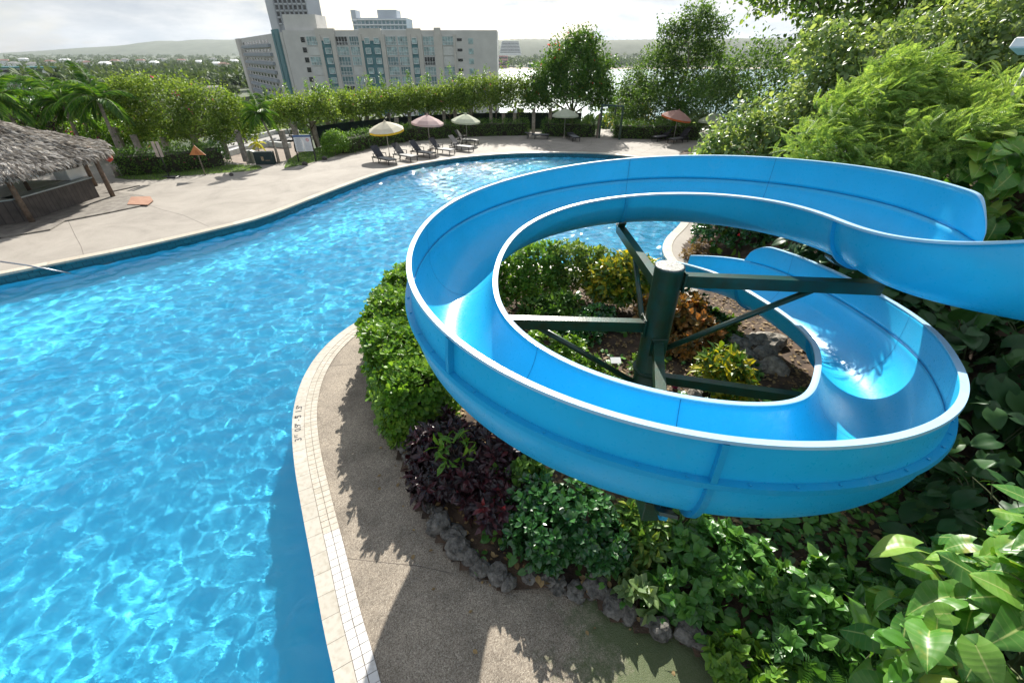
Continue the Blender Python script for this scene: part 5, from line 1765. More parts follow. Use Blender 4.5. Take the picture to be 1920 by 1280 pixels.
# --- shade net fence and posts
net = thing('shade_net_fence', 'dark green shade net fence stretched behind the row of pergola posts', 'fence', G(600, 270))
m_net = M('shade_net', (.010, .024, .022), .9, .3, 3)
for a, b_ in (((-16.0, 39.4), (-13.8, 42.4)), ((-13.8, 42.4), (-10.0, 46.2)), ((-10.0, 46.2), (-5, 48.6)), ((-5, 48.6), (1.0, 49.6)), ((1.0, 49.6), (7.0, 49.2))):
    MB().beam((*a, .75), (*b_, .75), .03, 1.5).build('net_panel', m_net, net)
postlist = [(586, 229, 39.2), (614, 228, 41.0), (659, 224, 43.0), (688, 219, 44.2), (728, 214, 45.0), (743, 224, 43.2), (767, 212, 46.0), (800, 213, 46.4), (832, 210, 46.8), (853, 208, 47.2), (881, 206, 47.4), (920, 200, 47.6), (944, 213, 47.7), (965, 206, 47.8), (1001, 205, 46.6), (1032, 204, 47.8)]
plabel = 'weathered square concrete pergola post carrying the bougainvillea row'
m_postproto = None
for k, (x, y, Y) in enumerate(postlist):
    p = PY(x, y, Y)
    t = thing('pergola_post', plabel, 'post', (p.x, p.y, 0), rr.uniform(-.2, .2), 'pergola posts behind the long hedge')
    MB().box((0, 0, p.z / 2), (.30, .30, p.z), bev=.02).box((0, 0, p.z + .03), (.34, .34, .06), bev=.015).build('shaft', m_conc, t, local=True)
lp = [((444, 246, 34.2), 'leaning pale concrete post between the big bush and the dark cabinet'), ((528, 246, 34.6), 'pale concrete post beside the leaning palm and notice board'), ((551, 235, 37.0), 'pale concrete post behind the left edge of the notice board'),
      ((178, 238, 35.6), 'tall pale post above the thatched roof, leftmost of its row'), ((214, 241, 34.6), 'pale post to the right of the curved palm trunk'), ((250, 255, 33.4), 'shorter pale post left of the big bush trunk'), ((305, 258, 34.2), 'pale post under the left part of the big bush'),
      ((362, 254, 34.6), 'pale post under the middle of the big bush above the orange sign'), ((412, 248, 35.0), 'pale post under the right part of the big bush')]
for (x, y, Y), lb in lp:
    p = PY(x, y, Y)
    t = thing('concrete_post', lb, 'post', (p.x, p.y, -.2), 0)
    MB().box((0, 0, (p.z + .2) / 2), (.30, .30, p.z + .2), bev=.02).box((0, 0, p.z + .23), (.33, .33, .05), bev=.012).build('shaft', m_conc, t, local=True)
b = G(221, 331); zt_ = PY(213, 313, b.y).z
t = thing('bollard', 'short pale timber bollard at the lawn corner right of the hut', 'bollard', b)
MB().tube([(0, 0, 0), (0, 0, .62)], [.13, .12], 12).build('stub', m_conc, t, local=True)

# --- bougainvillea row on the pergola
row = [(577, 200, 38.8, 1.5, 1.35, 'leftmost, above the notice board'), (622, 196, 41.6, 1.6, 1.3, 'second from the left end of the row'), (668, 194, 43.6, 1.6, 1.3, 'above the yellow parasol'), (712, 190, 45, 1.7, 1.45, 'between the yellow and pink parasols'),
       (756, 187, 46.2, 1.8, 1.45, 'just left of the pink parasol top'), (800, 186, 46.8, 1.8, 1.5, 'behind the pink parasol top'), (843, 186, 47.2, 1.8, 1.5, 'left of the white parasol'), (884, 176, 47.6, 2.0, 1.9, 'taller, right of the white parasol'), (928, 172, 48, 2.1, 2.1, 'tallest of the row'), (972, 176, 48, 1.9, 1.9, 'rightmost, touching the big bougainvillea')]
for k, (x, y, Y, rx, rz_, lb) in enumerate(row):
    c = PY(x, y, Y)
    rx *= 1.22; rz_ *= .9; c = c - Vector((0, 0, .22))
    bl_ = [(c.x, c.y, c.z, rx, 1.3, rz_ * .85), (c.x - rx * .7, c.y, c.z - .15, rx * .65, 1.2, rz_ * .8), (c.x + rx * .65, c.y - .2, c.z + .05, rx * .65, 1.1, rz_ * .8)]
    t = tree('bougainvillea', 'leafy bougainvillea trained over the pergola posts, ' + lb, 'bougainvillea', (c.x, c.y, 0), bl_, 640, 8, .20, .17, T_S, L_boug, m_bark, .08, 'bougainvillea row behind the hedge', .5, .32, 3, .5, bloom=(m_pink, 8, .07))
    # whippy shoots standing out of the top
    mbs = MB(); SPt, SD_ = [], []
    for _ in range(4):
        s0 = Vector((c.x + rr.uniform(-rx, rx), c.y + rr.uniform(-.4, .4), c.z + rz_ * .6)); e = s0 + Vector((rr.uniform(-.5, .5), rr.uniform(-.3, .3), rr.uniform(.7, 1.7)))
        mbs.tube([s0, s0.lerp(e, .5) + Vector((.08, 0, 0)), e], [.02, .015, .008], 5, False)
        for q in np.linspace(.3, 1, 9): SPt.append(s0.lerp(e, q)); SD_.append((0, 0, 1))
    mbs.build('shoot', m_bark, t)
    v, f = spray(np.array([list(p) for p in SPt]), np.array(SD_, float), 5, .08, .15, T_S)
    npmesh('shoot_leaves', v, f, L_bright, t)

# --- the big bougainvillea with red flowers
c = PY(1076, 140, 47.5)
tree('big_bougainvillea', 'big domed bougainvillea tree with red flowers between hedge and gate', 'tree', (c.x, c.y, 0),
     [(c.x, c.y, c.z + .7, 2.5, 2.2, 2.2), (c.x - 2.2, c.y, c.z - .9, 2.0, 1.9, 1.9), (c.x + 1.8, c.y, c.z - .6, 1.9, 1.9, 2.2), (c.x - .6, c.y - 1, c.z - 1.4, 2.6, 1.6, 1.6), (c.x + .7, c.y, c.z + 2.3, 1.2, 1.2, 1.0), (c.x - 3.2, c.y, c.z - 2.0, 1.3, 1.3, 1.2), (c.x + 2.8, c.y, c.z - 2.0, 1.1, 1.2, 1.3)],
     2700, 9, .26, .22, T_S, L_hedge, m_bark, .16, None, .45, .34, 4, .35, bloom=(m_red, 46, .13))

# --- big bush on the left
c = PY(334, 207, 35.4)
tree('big_bush', 'large domed flowering bush on several trunks behind the orange sign', 'tree', (c.x, c.y, 0),
     [(c.x - .6, c.y, c.z + .3, 3.0, 1.8, 1.75), (c.x + 2.2, c.y, c.z - .1, 2.3, 1.7, 1.6), (c.x - 2.6, c.y, c.z + .5, 2.0, 1.6, 1.5), (c.x + 4.1, c.y, c.z - .6, 1.5, 1.3, 1.3), (c.x - 3.6, c.y, c.z + .3, 1.2, 1.3, 1.3), (c.x - 1.5, c.y - .3, c.z - 1.2, 2.2, 1.4, 1.2), (c.x + 1.4, c.y - .3, c.z - 1.3, 2.4, 1.4, 1.2), (c.x + 3.4, c.y - .2, c.z - 1.3, 1.6, 1.3, 1.1)],
     3000, 9, .20, .16, T_S, L_boug, m_palebark, .14, None, .45, .24, 4, .4, bloom=(m_pink, 26, .08))
for dx in (-2.4, -1.2, .9, 2.5):
    pass

bush('dense green shrub mass beside the big bougainvillea towards the sea', 1168, 205, 50, 1.3, 1.2, 1.5, L_tall, .2, 320)
rtree('rounded yellow green tree on the bank above the feathery tree', (15.5, 17.5, 3.2), [(14.2, 17.5, 6.6, 1.6, 1.4, 1.2), (16.2, 17.2, 7.0, 1.7, 1.5, 1.3), (17.8, 16.8, 6.2, 1.6, 1.4, 1.2), (15.4, 16.4, 5.6, 1.6, 1.2, 1.0), (13.0, 18.2, 5.8, 1.2, 1.1, .9)], 1100, L_pale, .19, T_M, .12, per=8, cs=.17, twigs=9, rough=.3, name='rounded_tree')
bush('leafy green tree filling the gap between the gate frame and the tall airy tree', 1190, 165, 52, 1.5, 1.3, 1.9, L_tall, .2, 420, cat='tree', name='understorey_tree')
# --- palms
def palm(label, base, top, nf, flen, mat, wind=(-.35, 0, 0), r0=.13, group=None, leaf=.5, cat='palm tree'):
    base, top = Vector(base), Vector(top)
    t = thing('palm_tree', label, cat, base, 0, group)
    m_ = base.lerp(top, .5) + Vector(((base.x - top.x) * .25, 0, 0))
    MB().tube([base - Vector((0, 0, .2)), base.lerp(m_, .5) + Vector(((base.x - top.x) * .06, 0, 0)), m_, m_.lerp(top, .5), top], [r0 * 1.3, r0, r0 * .85, r0 * .75, r0 * .8], 10).build('trunk', m_palebark, t)
    Ps, As, Ns, Ss = [], [], [], []
    rach = MB()
    wv = Vector(wind)
    for k in range(nf):
        az = 2.4 * k + rr.uniform(-.2, .2); el = R(78 - 95 * (k / nf)) + rr.uniform(-.1, .1)
        d = Vector((math.cos(az) * math.cos(el), math.sin(az) * math.cos(el), math.sin(el))) + wv * .6
        d.normalize()
        p = top.copy(); pts = [p.copy()]
        n = 14; L = flen * rr.uniform(.85, 1.1)
        for i in range(n):
            d = (d + Vector((wv.x * .10, wv.y * .10, -.115 - .03 * i / n))).normalized()
            p = p + d * L / n; pts.append(p.copy())
        rach.tube(pts, [.022 * flen / 2 * (1 - .8 * i / n) + .004 for i in range(n + 1)], 5, False)
        for i in range(2, n + 1):
            dd = (pts[i] - pts[i - 1]).normalized(); sd_ = dd.cross(Vector((0, 0, 1)))
            if sd_.length < .1: sd_ = dd.cross(Vector((1, 0, 0)))
            sd_.normalize()
            for q in (0, .33, .66):
                for s in (-1, 1):
                    Ps.append(pts[i - 1].lerp(pts[i], q)); As.append(dd * .75 + sd_ * s + Vector((0, 0, -.42)) + wv * .5 + Vector(rnd3(1)[0]) * .12); Ns.append(Vector((0, 0, 1)) + sd_ * s * .4)
                    Ss.append(leaf * (.55 + .6 * math.sin(math.pi * min(1, i / n + .02))) * rr.uniform(.85, 1.1))
    rach.build('frond_stalks', m_frondstalk, t)
    v, f = leaves(np.array([list(x) for x in Ps]), np.array([list(x) for x in As]), np.array([list(x) for x in Ns]), np.array(Ss), T_P)
    npmesh('crown', v, f, mat, t)
    return t


m_frondstalk = M('frond_stalk', (.12, .17, .04), .6, .2, 5)
T_P = (np.array([(0, 0, 0), (-.06, .4, .02), (0, 1, -.18), (.06, .4, .02)], float), np.array([(0, 2, 1), (0, 3, 2)]))
plm = [((146, 258), (118, 196), 33.5, 'palm with windswept crown rising behind the thatched roof, leftmost trunk'), ((161, 251), (150, 190), 35.0, 'palm behind the thatched roof with short straight trunk, middle of three'), ((217, 268), (183, 186), 32.0, 'palm with strongly curved grey trunk right of the thatched roof')]
for (bx, by), (tx_, ty_), Y, lb in plm:
    tp = PY(tx_, ty_, Y); bs = PY(bx, by, Y); bs.z = -.4
    palm(lb, bs, tp, 17, 2.5, L_palm, (-.42, .05, .12), .13, 'windswept palms behind the hut', .62)
tp = PY(-6, 186, 31); palm('palm half outside the left edge above the thatched roof', (tp.x + .6, 31, -.4), tp, 16, 2.3, L_palm, (.2, .05, 0), .13, None, .6)
tp = PY(95, 178, 38); palm('palm farther back whose fronds stream left over the white parking building', (tp.x + .9, 38, -1.5), tp, 16, 2.6, L_palm, (-.45, .05, .1), .13, None, .6)
bs = G(523, 306); tp = PY(486, 214, bs.y + .6)
palm('leaning slim palm beside the dark cabinet with a compact crown', bs, tp, 18, 1.5, L_palm, (-.15, 0, 0), .085, None, .45)
for (x, y, Y), lb in (((502, 196, 52), 'palm crown just left of the leaning palm, in front of the apartment wing'), ((531, 200, 55), 'small palm crown in front of the teal stripe of the apartments'), ((437, 212, 50), 'palm behind the right edge of the big bush'), ((457, 206, 60), 'palm between the big bush and the car park')):
    tp = PY(x, y, Y); palm(lb, (tp.x + .5, Y, -2.5), tp, 15, 2.0, L_palm, (-.2, 0, 0), .13, None, .55)
tp = G(486, 285, -1.4); palm('young palm with bright yellow fronds above the whitewashed kerb', (tp.x, tp.y, -1.5), (tp.x, tp.y, -.7), 9, 1.0, L_yellowpalm, (0, 0, 0), .05, None, .3, 'young palm')
tp = PY(1198, 178, 54); palm('young palm with yellowish fronds left of the tall airy tree beyond the gate', (tp.x, 54, -1), (tp.x, 54, tp.z - .6), 11, 1.8, L_palm, (-.1, 0, 0), .08, None, .5, 'young palm')

# --- shrubs left, behind the hut



bush('bright green shrub with pink flowers behind the curved palm trunk', 228, 246, 37, 3.4, 1.6, 1.3, L_bright, .15, 600, bloom=(m_pink, 20, .10), base=-1)
bush('bright green shrub with pink flowers between the hut and the curved palm', 160, 236, 39, 3.2, 1.6, 1.3, L_bright, .15, 560, bloom=(m_pink, 22, .10), base=-1)
bush('dark bushy shrub above the left part of the thatched roof', 40, 205, 40, 3.2, 2, 1.8, L_dark, .16, 560, base=-1)
bush('reddish brown shrub above the middle of the thatched roof', 88, 232, 38, 2.6, 1.6, 1.4, L_purple, .15, 460, base=-1)
bush('yellow green shrub at the left edge above the thatched roof', 5, 222, 37, 2.2, 1.6, 1.5, L_bright, .15, 420, base=-1)
bush('dense dark shrub behind the palms and the big bush', 235, 200, 47, 3.0, 2, 1.4, L_dark, .2, 520, base=-2)
bush('mid green shrub left of the big bush below the palm crown', 200, 225, 45, 2.6, 2, 1.3, L_dark, .18, 460, base=-2)
bush('loose green shrub rising right of the big bush near the leaning palm', 537, 215, 37.5, 1.2, 1.0, 1.2, L_boug, .15, 300, base=0)
bush('low pale shrub bed beyond the pale road', 478, 246, 58, 4.5, 1.6, .8, L_pale, .2, 420, base=-2)
bush('low shrub along the road verge below the car park', 420, 232, 62, 4.0, 2, 1.2, L_hedge, .22, 380, base=-3)

# --- trees of the middle distance
mids = [(292, 133, 14, 'dark casuarina at the left edge of the wood before the car park'), (305, 126, 15, 'tall dark tree second from the left in the distant wood'), (322, 132, 13, 'dark bushy tree below the middle of the distant wood'), (335, 122, 16, 'tallest feathery tree in the distant wood'), (350, 134, 13, 'grey green tree right of the tallest in the wood'), (362, 124, 15, 'tall tree right of centre in the distant wood'), (378, 132, 14, 'wide grey tree behind the car park'), (392, 125, 15, 'tall tree in the wood above the parked cars'), (408, 134, 13, 'tree behind the car park kerb'), (424, 128, 14, 'tree at the right end of the wood beside the apartment wing'),
        (203, 152, 5, 'round dark tree inside the bend of the distant road'), (222, 150, 5, 'second round tree near the bend of the distant road'), (160, 126, 9, 'tree on the plain above the curved palm'), (196, 124, 10, 'dark round topped tree right of the palm crowns'), (118, 128, 9, 'tree right of the parking building roof'), (98, 120, 10, 'tree behind the right end of the parking building'), (150, 112, 10, 'far tree in front of a white house on the plain'), (205, 108, 10, 'far tree below the hills left of centre'), (255, 118, 10, 'lone tree on the plain left of the wood'), (60, 118, 10, 'tree above the parking building roof'), (20, 112, 10, 'tree at the far left of the plain'),
        (270, 150, 7, 'dark tree left of the car park'), (245, 140, 8, 'tree left of the wood behind the winding road'), (437, 170, 5, 'small bright tree at the foot of the apartment wing'), (20, 172, 6, 'dark tree under the parking building at the left'), (70, 166, 6, 'dark tree between palms and parking building')]
for x, y, hh_, lb in mids:
    Y = 150.0
    while Y < 2600:
        p = PY(x, y, Y)
        if float(terr(np.array(p.x), np.array(Y))) + hh_ * .62 > p.z: break
        Y *= 1.02
    c = PY(x, y, Y); zg = float(terr(np.array(c.x), np.array(Y)))
    rx, rz_ = hh_ * .62, hh_ * .42
    bl_ = [(c.x, c.y, c.z, rx, rx * .8, rz_), (c.x - rx * .6, c.y - 1, c.z - rz_ * .35, rx * .6, rx * .6, rz_ * .7), (c.x + rx * .6, c.y - 1, c.z - rz_ * .3, rx * .6, rx * .6, rz_ * .7)]
    tree('distant_tree', lb, 'tree', (c.x, c.y, zg), bl_, 330, 7, rx * .09, rx * .10 + .2, T_S, L_far, m_bark, rx * .05, 'trees of the middle distance', .6, .3, 2, .3)

# distant woodland, one mass
def scatter_wood(name, label, region, n, s0, s1):
    X0, X1, Y0, Y1 = region
    Y = Y0 * (Y1 / Y0) ** rng.random(n)
    X = (X0 + (X1 - X0) * rng.random(n)) * (Y / Y1)
    zg = terr(X, Y)
    ok = zg > -22.6
    if Y1 < 200: ok &= ~((X / Y > -.72) & (X / Y < -.42))
    else: ok &= ~((Y < 420) & (X / Y > -.80))
    cl_ = nz(X, Y, .011, .5) + .5 * nz(X, Y, .03, 2.0)
    ok &= cl_ > -.75
    X, Y, zg = X[ok], Y[ok], zg[ok]
    hgt = (s0 + (s1 - s0) * rng.random(len(X)))
    k = 11
    C = np.c_[X, Y, zg + hgt * .45]
    D = rnd3(len(X) * k); D[:, 2] = np.abs(D[:, 2]) * 1.1 - .25
    P = np.repeat(C, k, 0) + D * np.repeat(hgt, k)[:, None] * np.array([.75, .75, .5])
    v, f = spray(P, unit(D), 3, .7, 1.0, T_S)
    # resize per tree
    sz = np.repeat(np.repeat(hgt * .42, k * 3), 4)[:, None]
    ctr = np.repeat(v.reshape(-1, 4, 3)[:, 0], 4, 0)
    v = ctr + (v - ctr) * sz
    tag(npmesh(name, v, f, L_far), label, 'woodland', None, 'stuff')


scatter_wood('far_woodland', 'hazy mass of trees covering the distant plain', (-3300, -360, 330, 3400), 2900, 7, 13)
scatter_wood('shore_woodland', 'belt of trees along the far shore under the cliffs', (-200, 1500, 1335, 2000), 1500, 9, 16)
scatter_wood('slope_thicket', 'green thicket on the slope below the terrace', (-190, 60, 56, 150), 620, 1.8, 3.4)

# --- tall airy tree beyond the gate
c = PY(1278, 130, 50); zz = c.z
tree('tall_tree', 'tall airy multi stemmed tree beyond the right hedge with sky between its branches', 'tree', (c.x - 1, c.y, -.2),
     [(c.x + .2, c.y, zz + 2.2, 2.4, 2, 1.6), (c.x - 1.8, c.y, zz + .6, 2.0, 1.8, 1.5), (c.x + 2.4, c.y + .5, zz + 1.0, 2.2, 2, 1.5), (c.x - .3, c.y, zz - 1.2, 2.8, 2.2, 1.6), (c.x - 3.2, c.y, zz - 2.2, 2.0, 1.8, 1.4), (c.x + 3.3, c.y, zz - 1.6, 2.2, 2, 1.5), (c.x + .6, c.y - .4, zz + 4.1, 1.4, 1.3, 1.0), (c.x + 2.3, c.y, zz + 3.1, 1.5, 1.4, .9), (c.x - 1.4, c.y, zz + 3.0, 1.2, 1.2, .9)],
     1700, 9, .26, .24, T_S, L_tall, m_palebark, .17, None, .55, .42, 6, .3)
bush('dense green understorey tree beneath the tall airy tree, left half', 1232, 205, 47, 3.0, 1.8, 2.0, L_tall, .2, 700, cat='tree', name='understorey_tree')
bush('dense dark understorey tree beneath the tall airy tree, right half', 1345, 195, 46, 3.8, 2.2, 2.4, L_hedge, .2, 900, cat='tree', name='understorey_tree')
bush('yellow green shrub seen through the gate frame', 1185, 215, 53, 2.0, 1.6, 1.5, L_croton, .2, 320, base=-1, bloom=(m_pink, 14, .12))
bush('small green shrub behind the tilted orange parasol', 1310, 228, 44, 1.2, 1, .9, L_pale, .16, 260)
bush('green tree between the tall airy tree and the right canopy', 1425, 150, 42, 3.6, 2.4, 2.8, L_tall, .22, 800, cat='tree', name='understorey_tree')

# --- right hand trees



rtree('large spreading canopy tree reaching in from the top right, left of two', (19, 28, 3), [(14.6, 29, 9.2, 2.2, 2.4, 1.5), (18, 29.5, 10.2, 2.8, 2.6, 1.9), (16.6, 27, 7.2, 2.0, 2, 1.3), (20.5, 28, 8.4, 2.6, 2.4, 1.8), (21.5, 31, 11.5, 3, 3, 2), (17, 31, 12.0, 2.2, 2.2, 1.4)], 2100, L_canopy, .25, cs=.26)
rtree('large spreading canopy tree filling the top right corner', (26, 25, 5), [(23.5, 26, 9.0, 2.8, 2.4, 1.9), (26.5, 24, 8.4, 2.8, 2.4, 2.0), (25, 28, 11.5, 3.2, 3, 2.2), (29, 26, 10.5, 3, 3, 2.4), (23, 23, 6.6, 2.2, 2, 1.5), (22.5, 30, 13, 2.6, 2.4, 1.6)], 2100, L_canopy, .24, cs=.26)
rtree('thicket of thin branched trees on the bank behind the feathery tree', (19, 21, 3.4), [(16.2, 21.5, 6.2, 2.0, 1.6, 1.5), (19, 21, 6.8, 2.2, 1.8, 1.6), (22, 20.5, 6.8, 2.2, 1.8, 1.7), (17.5, 20, 4.8, 2.2, 1.6, 1.2), (20.5, 18.6, 5.2, 2.2, 1.6, 1.4)], 1300, L_canopy, .19, T_S, .13, twigs=16, cs=.22, bark=m_palebark)
rtree('pale green broad leaved shrub tree hanging over the far end of the slide', (10, 19.5, .6), [(8.7, 18.8, 2.5, 1.2, 1.2, 1.1), (9.3, 19.0, 3.3, 1.6, 1.3, 1.3), (10.8, 18.8, 3.9, 1.7, 1.4, 1.3), (12.2, 19.2, 4.9, 1.5, 1.3, 1.2), (10.2, 17.8, 2.4, 1.5, 1.0, 1.0)], 1150, L_pale, .20, T_M, .10, per=7, cs=.16, name='pale_shrub_tree', bark=m_palebark, rough=.3)
rtree('pale green shrub tree climbing the bank behind the feathery tree', (13.5, 19.5, 2.5), [(13.2, 19.5, 5.9, 1.5, 1.2, 1.1), (14.6, 19, 5.2, 1.4, 1.2, 1.1), (12.2, 20.2, 6.6, 1.2, 1.2, .9)], 520, L_pale, .20, T_M, .08, per=7, cs=.16, name='pale_shrub_tree', bark=m_palebark, rough=.3)
m_pod = M('brown_pod', (.10, .055, .03), .8, .2, 8)
# feathery tree: compound fronds
FS = .79
fb = [(x * FS, y * FS, H + (z - H) * FS, a * FS, b * FS, c * FS) for x, y, z, a, b, c in [(9.3, 13.8, 3.9, 1.1, 1.0, .8), (10.6, 14.6, 4.9, 1.3, 1.1, 1.0), (12.2, 14.2, 4.7, 1.4, 1.1, .9), (11.5, 12.4, 4.3, 1.4, 1.1, .8), (13.4, 13.0, 5.0, 1.3, 1.1, .9), (10.1, 12.6, 3.5, 1.0, 1.0, .7), (11.6, 15.0, 5.7, 1.0, 1.0, .7), (9.0, 12.6, 3.0, 1.0, 1.0, .7)]]
t = rtree('bright feathery leaved tree leaning over the slide from the right bank', (10.2, 11.8, 2.2), fb, 1000, L_feather, .30, T_F, .10, per=6, cs=.12, rough=.25, twigs=5, name='feathery_tree', out=.9, lean=(.75, -.3, .45))
for _ in range(34):
    pods = MB()
    b_ = fb[rr.randrange(len(fb))]
    p = Vector((b_[0] + rr.uniform(-.7, .7) * b_[3], b_[1] - rr.uniform(.2, .8) * b_[4], b_[2] - rr.uniform(.3, .9) * b_[5]))
    for _ in range(3):
        q = p + Vector((rr.uniform(-.07, .07), rr.uniform(-.07, .07), 0))
        pods.tube([q, q + Vector((rr.uniform(-.03, .03), 0, -.10)), q + Vector((rr.uniform(-.05, .05), 0, -.22))], [.008, .013, .005], 5, False)
    pods.build('seed_pod', m_pod, t)
# bare grey twigs
bt = thing('bare_branch', 'bare grey twiggy branch standing between the pale shrub and the canopy', 'branch', (12.6, 17.2, 2.0))
mb = MB()
def twig(p, d, L, r, depth):
    e = p + d * L
    k = p.lerp(e, .5) + Vector(rnd3(1)[0]) * L * .10
    mb.tube([p, k, e], [r, r * .8, r * .55], 6 if depth > 2 else 4, False)
    if depth > 0:
        for _ in range(3 if depth > 1 else 3):
            twig(k.lerp(e, rr.uniform(.2, 1)), (d + Vector(rnd3(1)[0]) * .75 + Vector((0, 0, .08))).normalized(), L * rr.uniform(.55, .75), r * .5, depth - 1)
twig(Vector((12.6, 17.2, 2.0)), Vector((-.06, 0, 1)), 2.6, .045, 0)
twig(Vector((12.45, 17.2, 4.5)), Vector((-.3, 0, 1)).normalized(), 1.2, .032, 4)
twig(Vector((12.45, 17.2, 4.3)), Vector((.5, -.1, .8)).normalized(), 1.2, .03, 4)
twig(Vector((12.5, 17.2, 3.7)), Vector((-.9, -.1, .25)).normalized(), 1.3, .03, 4)
twig(Vector((12.5, 17.2, 3.3)), Vector((.8, -.1, .3)).normalized(), 1.2, .028, 3)
mb.build('twigs', m_palebark, bt)

L_fern = LEAF('fern_leaf', [(.1, (.02, .07, .015)), (.9, (.05, .13, .03))], .6, .3, spec=.25)
# broad leaved vines
def vine(label, base, blobs, n, smin, smax, mat=None, T=T_B, name='broad_leaf_vine', trunk=.09, droop=.55, extra=None, vein=False):
    t = thing(name, label, 'vine', base)
    tk = limbs(MB(), base, blobs, trunk, .3, 3)
    P, D = crown_pts(blobs, n, .4, .15, -.6)
    A = unit(D * .9 + rnd3(n) * .7 + np.array([0, -.15, -droop]))
    N = unit(D * .7 + rnd3(n) * .35 + np.array([0, 0, .9]))
    S = smin + (smax - smin) * rng.random(n) ** 1.3
    if vein:
        kk = rng.integers(0, 4, n)
        parts = [leaves(P[kk == q], A[kk == q], N[kk == q], S[kk == q], TT) for q, TT in enumerate((T_B, T_B3, T_B4, T_B))]
        v, f = vcat(*parts)
        npmesh('leaf_mass', v, f, mat or L_vein, t, True, uvw=np.tile(LEAFUV, (n, 1)))
    else:
        v, f = leaves(P, A, N, S, T)
        npmesh('leaf_mass', v, f, mat or L_big, t, True)
    # stalks
    sm = tk
    for i in range(0, n, 3):
        a = Vector(P[i]); b_ = a - Vector(D[i]) * .30 - Vector((0, 0, .12))
        sm.tube([b_, a.lerp(b_, .4) + Vector((0, 0, .03)), a], [.010, .008, .006], 5, False)
    sm.build('trunk', M_stalk, t)
    if extra is not None:
        P, A, N, S, T2 = extra
        v, f = leaves(np.array(P, float), np.array(A, float), np.array(N, float), np.array(S, float), T2)
        npmesh('trailing_leaves', v, f, mat or L_big, t, True)
    return t


M_stalk = M('green_stalk', (.09, .11, .045), .6, .3, 6)
ex = ([], [], [], [])
for _ in range(26):
    px, py = rr.uniform(1650, 1760), rr.uniform(1150, 1290)
    u_, f_, d_ = ray(px, py); tt = rr.uniform(2.75, 3.0)
    ex[0].append((u_ * tt, f_ * tt, H + d_ * tt)); ex[1].append((rr.uniform(-1, .3), rr.uniform(-.7, .6), rr.uniform(-.5, .3))); ex[2].append((rr.uniform(-.4, .3), rr.uniform(-.3, .4), 1)); ex[3].append(rr.uniform(.11, .17))
vine('sunlit broad glossy leaves of a climbing vine in the near bottom right corner', (3.3, 1.2, .4), [(3.4, 1.3, 3.1, .85, .62, .85), (3.85, 1.25, 3.5, .8, .7, .75), (3.1, .9, 2.8, .65, .6, .55), (3.95, .7, 3.2, .8, .8, .9)], 540, .14, .33, T=T_B, extra=(*ex, T_H), vein=True)
vine('broad leaved vine with paler leaves climbing at the right edge beside the slide wall end', (10.4, 9.8, 1.6), [(10.2, 10.0, 3.6, 1.1, 1.2, 1.0), (9.45, 9.1, 4.7, .8, .7, .6), (11.0, 9.2, 4.2, 1.3, 1.3, 1.1), (9.6, 9.0, 2.9, 1.0, 1.1, .9), (11.4, 10.4, 5.0, 1.1, 1.1, .9), (9.9, 11.2, 3.2, 1.0, 1.0, .9)], 480, .30, .55, vein=True)
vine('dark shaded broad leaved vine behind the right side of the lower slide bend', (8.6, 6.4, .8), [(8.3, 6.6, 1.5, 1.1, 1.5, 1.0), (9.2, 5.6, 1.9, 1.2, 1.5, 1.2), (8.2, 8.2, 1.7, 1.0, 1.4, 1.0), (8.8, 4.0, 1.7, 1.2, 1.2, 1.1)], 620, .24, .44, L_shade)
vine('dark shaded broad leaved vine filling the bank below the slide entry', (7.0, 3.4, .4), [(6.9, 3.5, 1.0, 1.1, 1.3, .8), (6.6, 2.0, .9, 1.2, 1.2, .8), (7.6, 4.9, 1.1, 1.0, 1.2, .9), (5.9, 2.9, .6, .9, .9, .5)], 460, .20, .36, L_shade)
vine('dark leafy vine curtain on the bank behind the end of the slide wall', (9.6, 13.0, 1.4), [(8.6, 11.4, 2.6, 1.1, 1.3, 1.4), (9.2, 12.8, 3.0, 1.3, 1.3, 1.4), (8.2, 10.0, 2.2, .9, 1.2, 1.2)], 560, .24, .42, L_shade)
t = thing('fern_frond', 'single fern like cycad frond cluster at the lower right of the planting', 'fern', G(1560, 1235, .2))
b = t.location
Ps, As = [], []
for k in range(9):
    az = 2.6 + k * .55; Ps.append((b.x, b.y, b.z + .1)); As.append((math.cos(az), math.sin(az), .75 + .2 * rr.random()))
v, f = leaves(np.array(Ps), np.array(As, float), np.tile([0, 0, 1.0], (9, 1)), np.full(9, .8), feather(26, .24, .012, .45))
npmesh('fronds', v, f, L_fern, t)
t = thing('paddle_leaf', 'single tall paddle shaped leaf on a pale stalk at the lower right', 'plant', G(1600, 1260, .2))
b = t.location
v, f = leaves(np.array([(b.x, b.y, b.z + .55), (b.x + .12, b.y - .05, b.z + .4)]), np.array([(-.25, .25, .95), (-.1, -.5, .6)]), np.array([(.5, -.9, .4), (.3, -.5, 1)]), np.array([.62, .5]), T_B2)
npmesh('leaf', v, f, L_big, t, True)
MB().tube([b, b + Vector((0, 0, .58))], .012, 6).build('stalk', M_stalk, t)

L_stripe = LEAF('striped_leaf', [(.1, (.03, .09, .015)), (.6, (.09, .17, .03)), (1, (.32, .33, .06))], .38, .32)
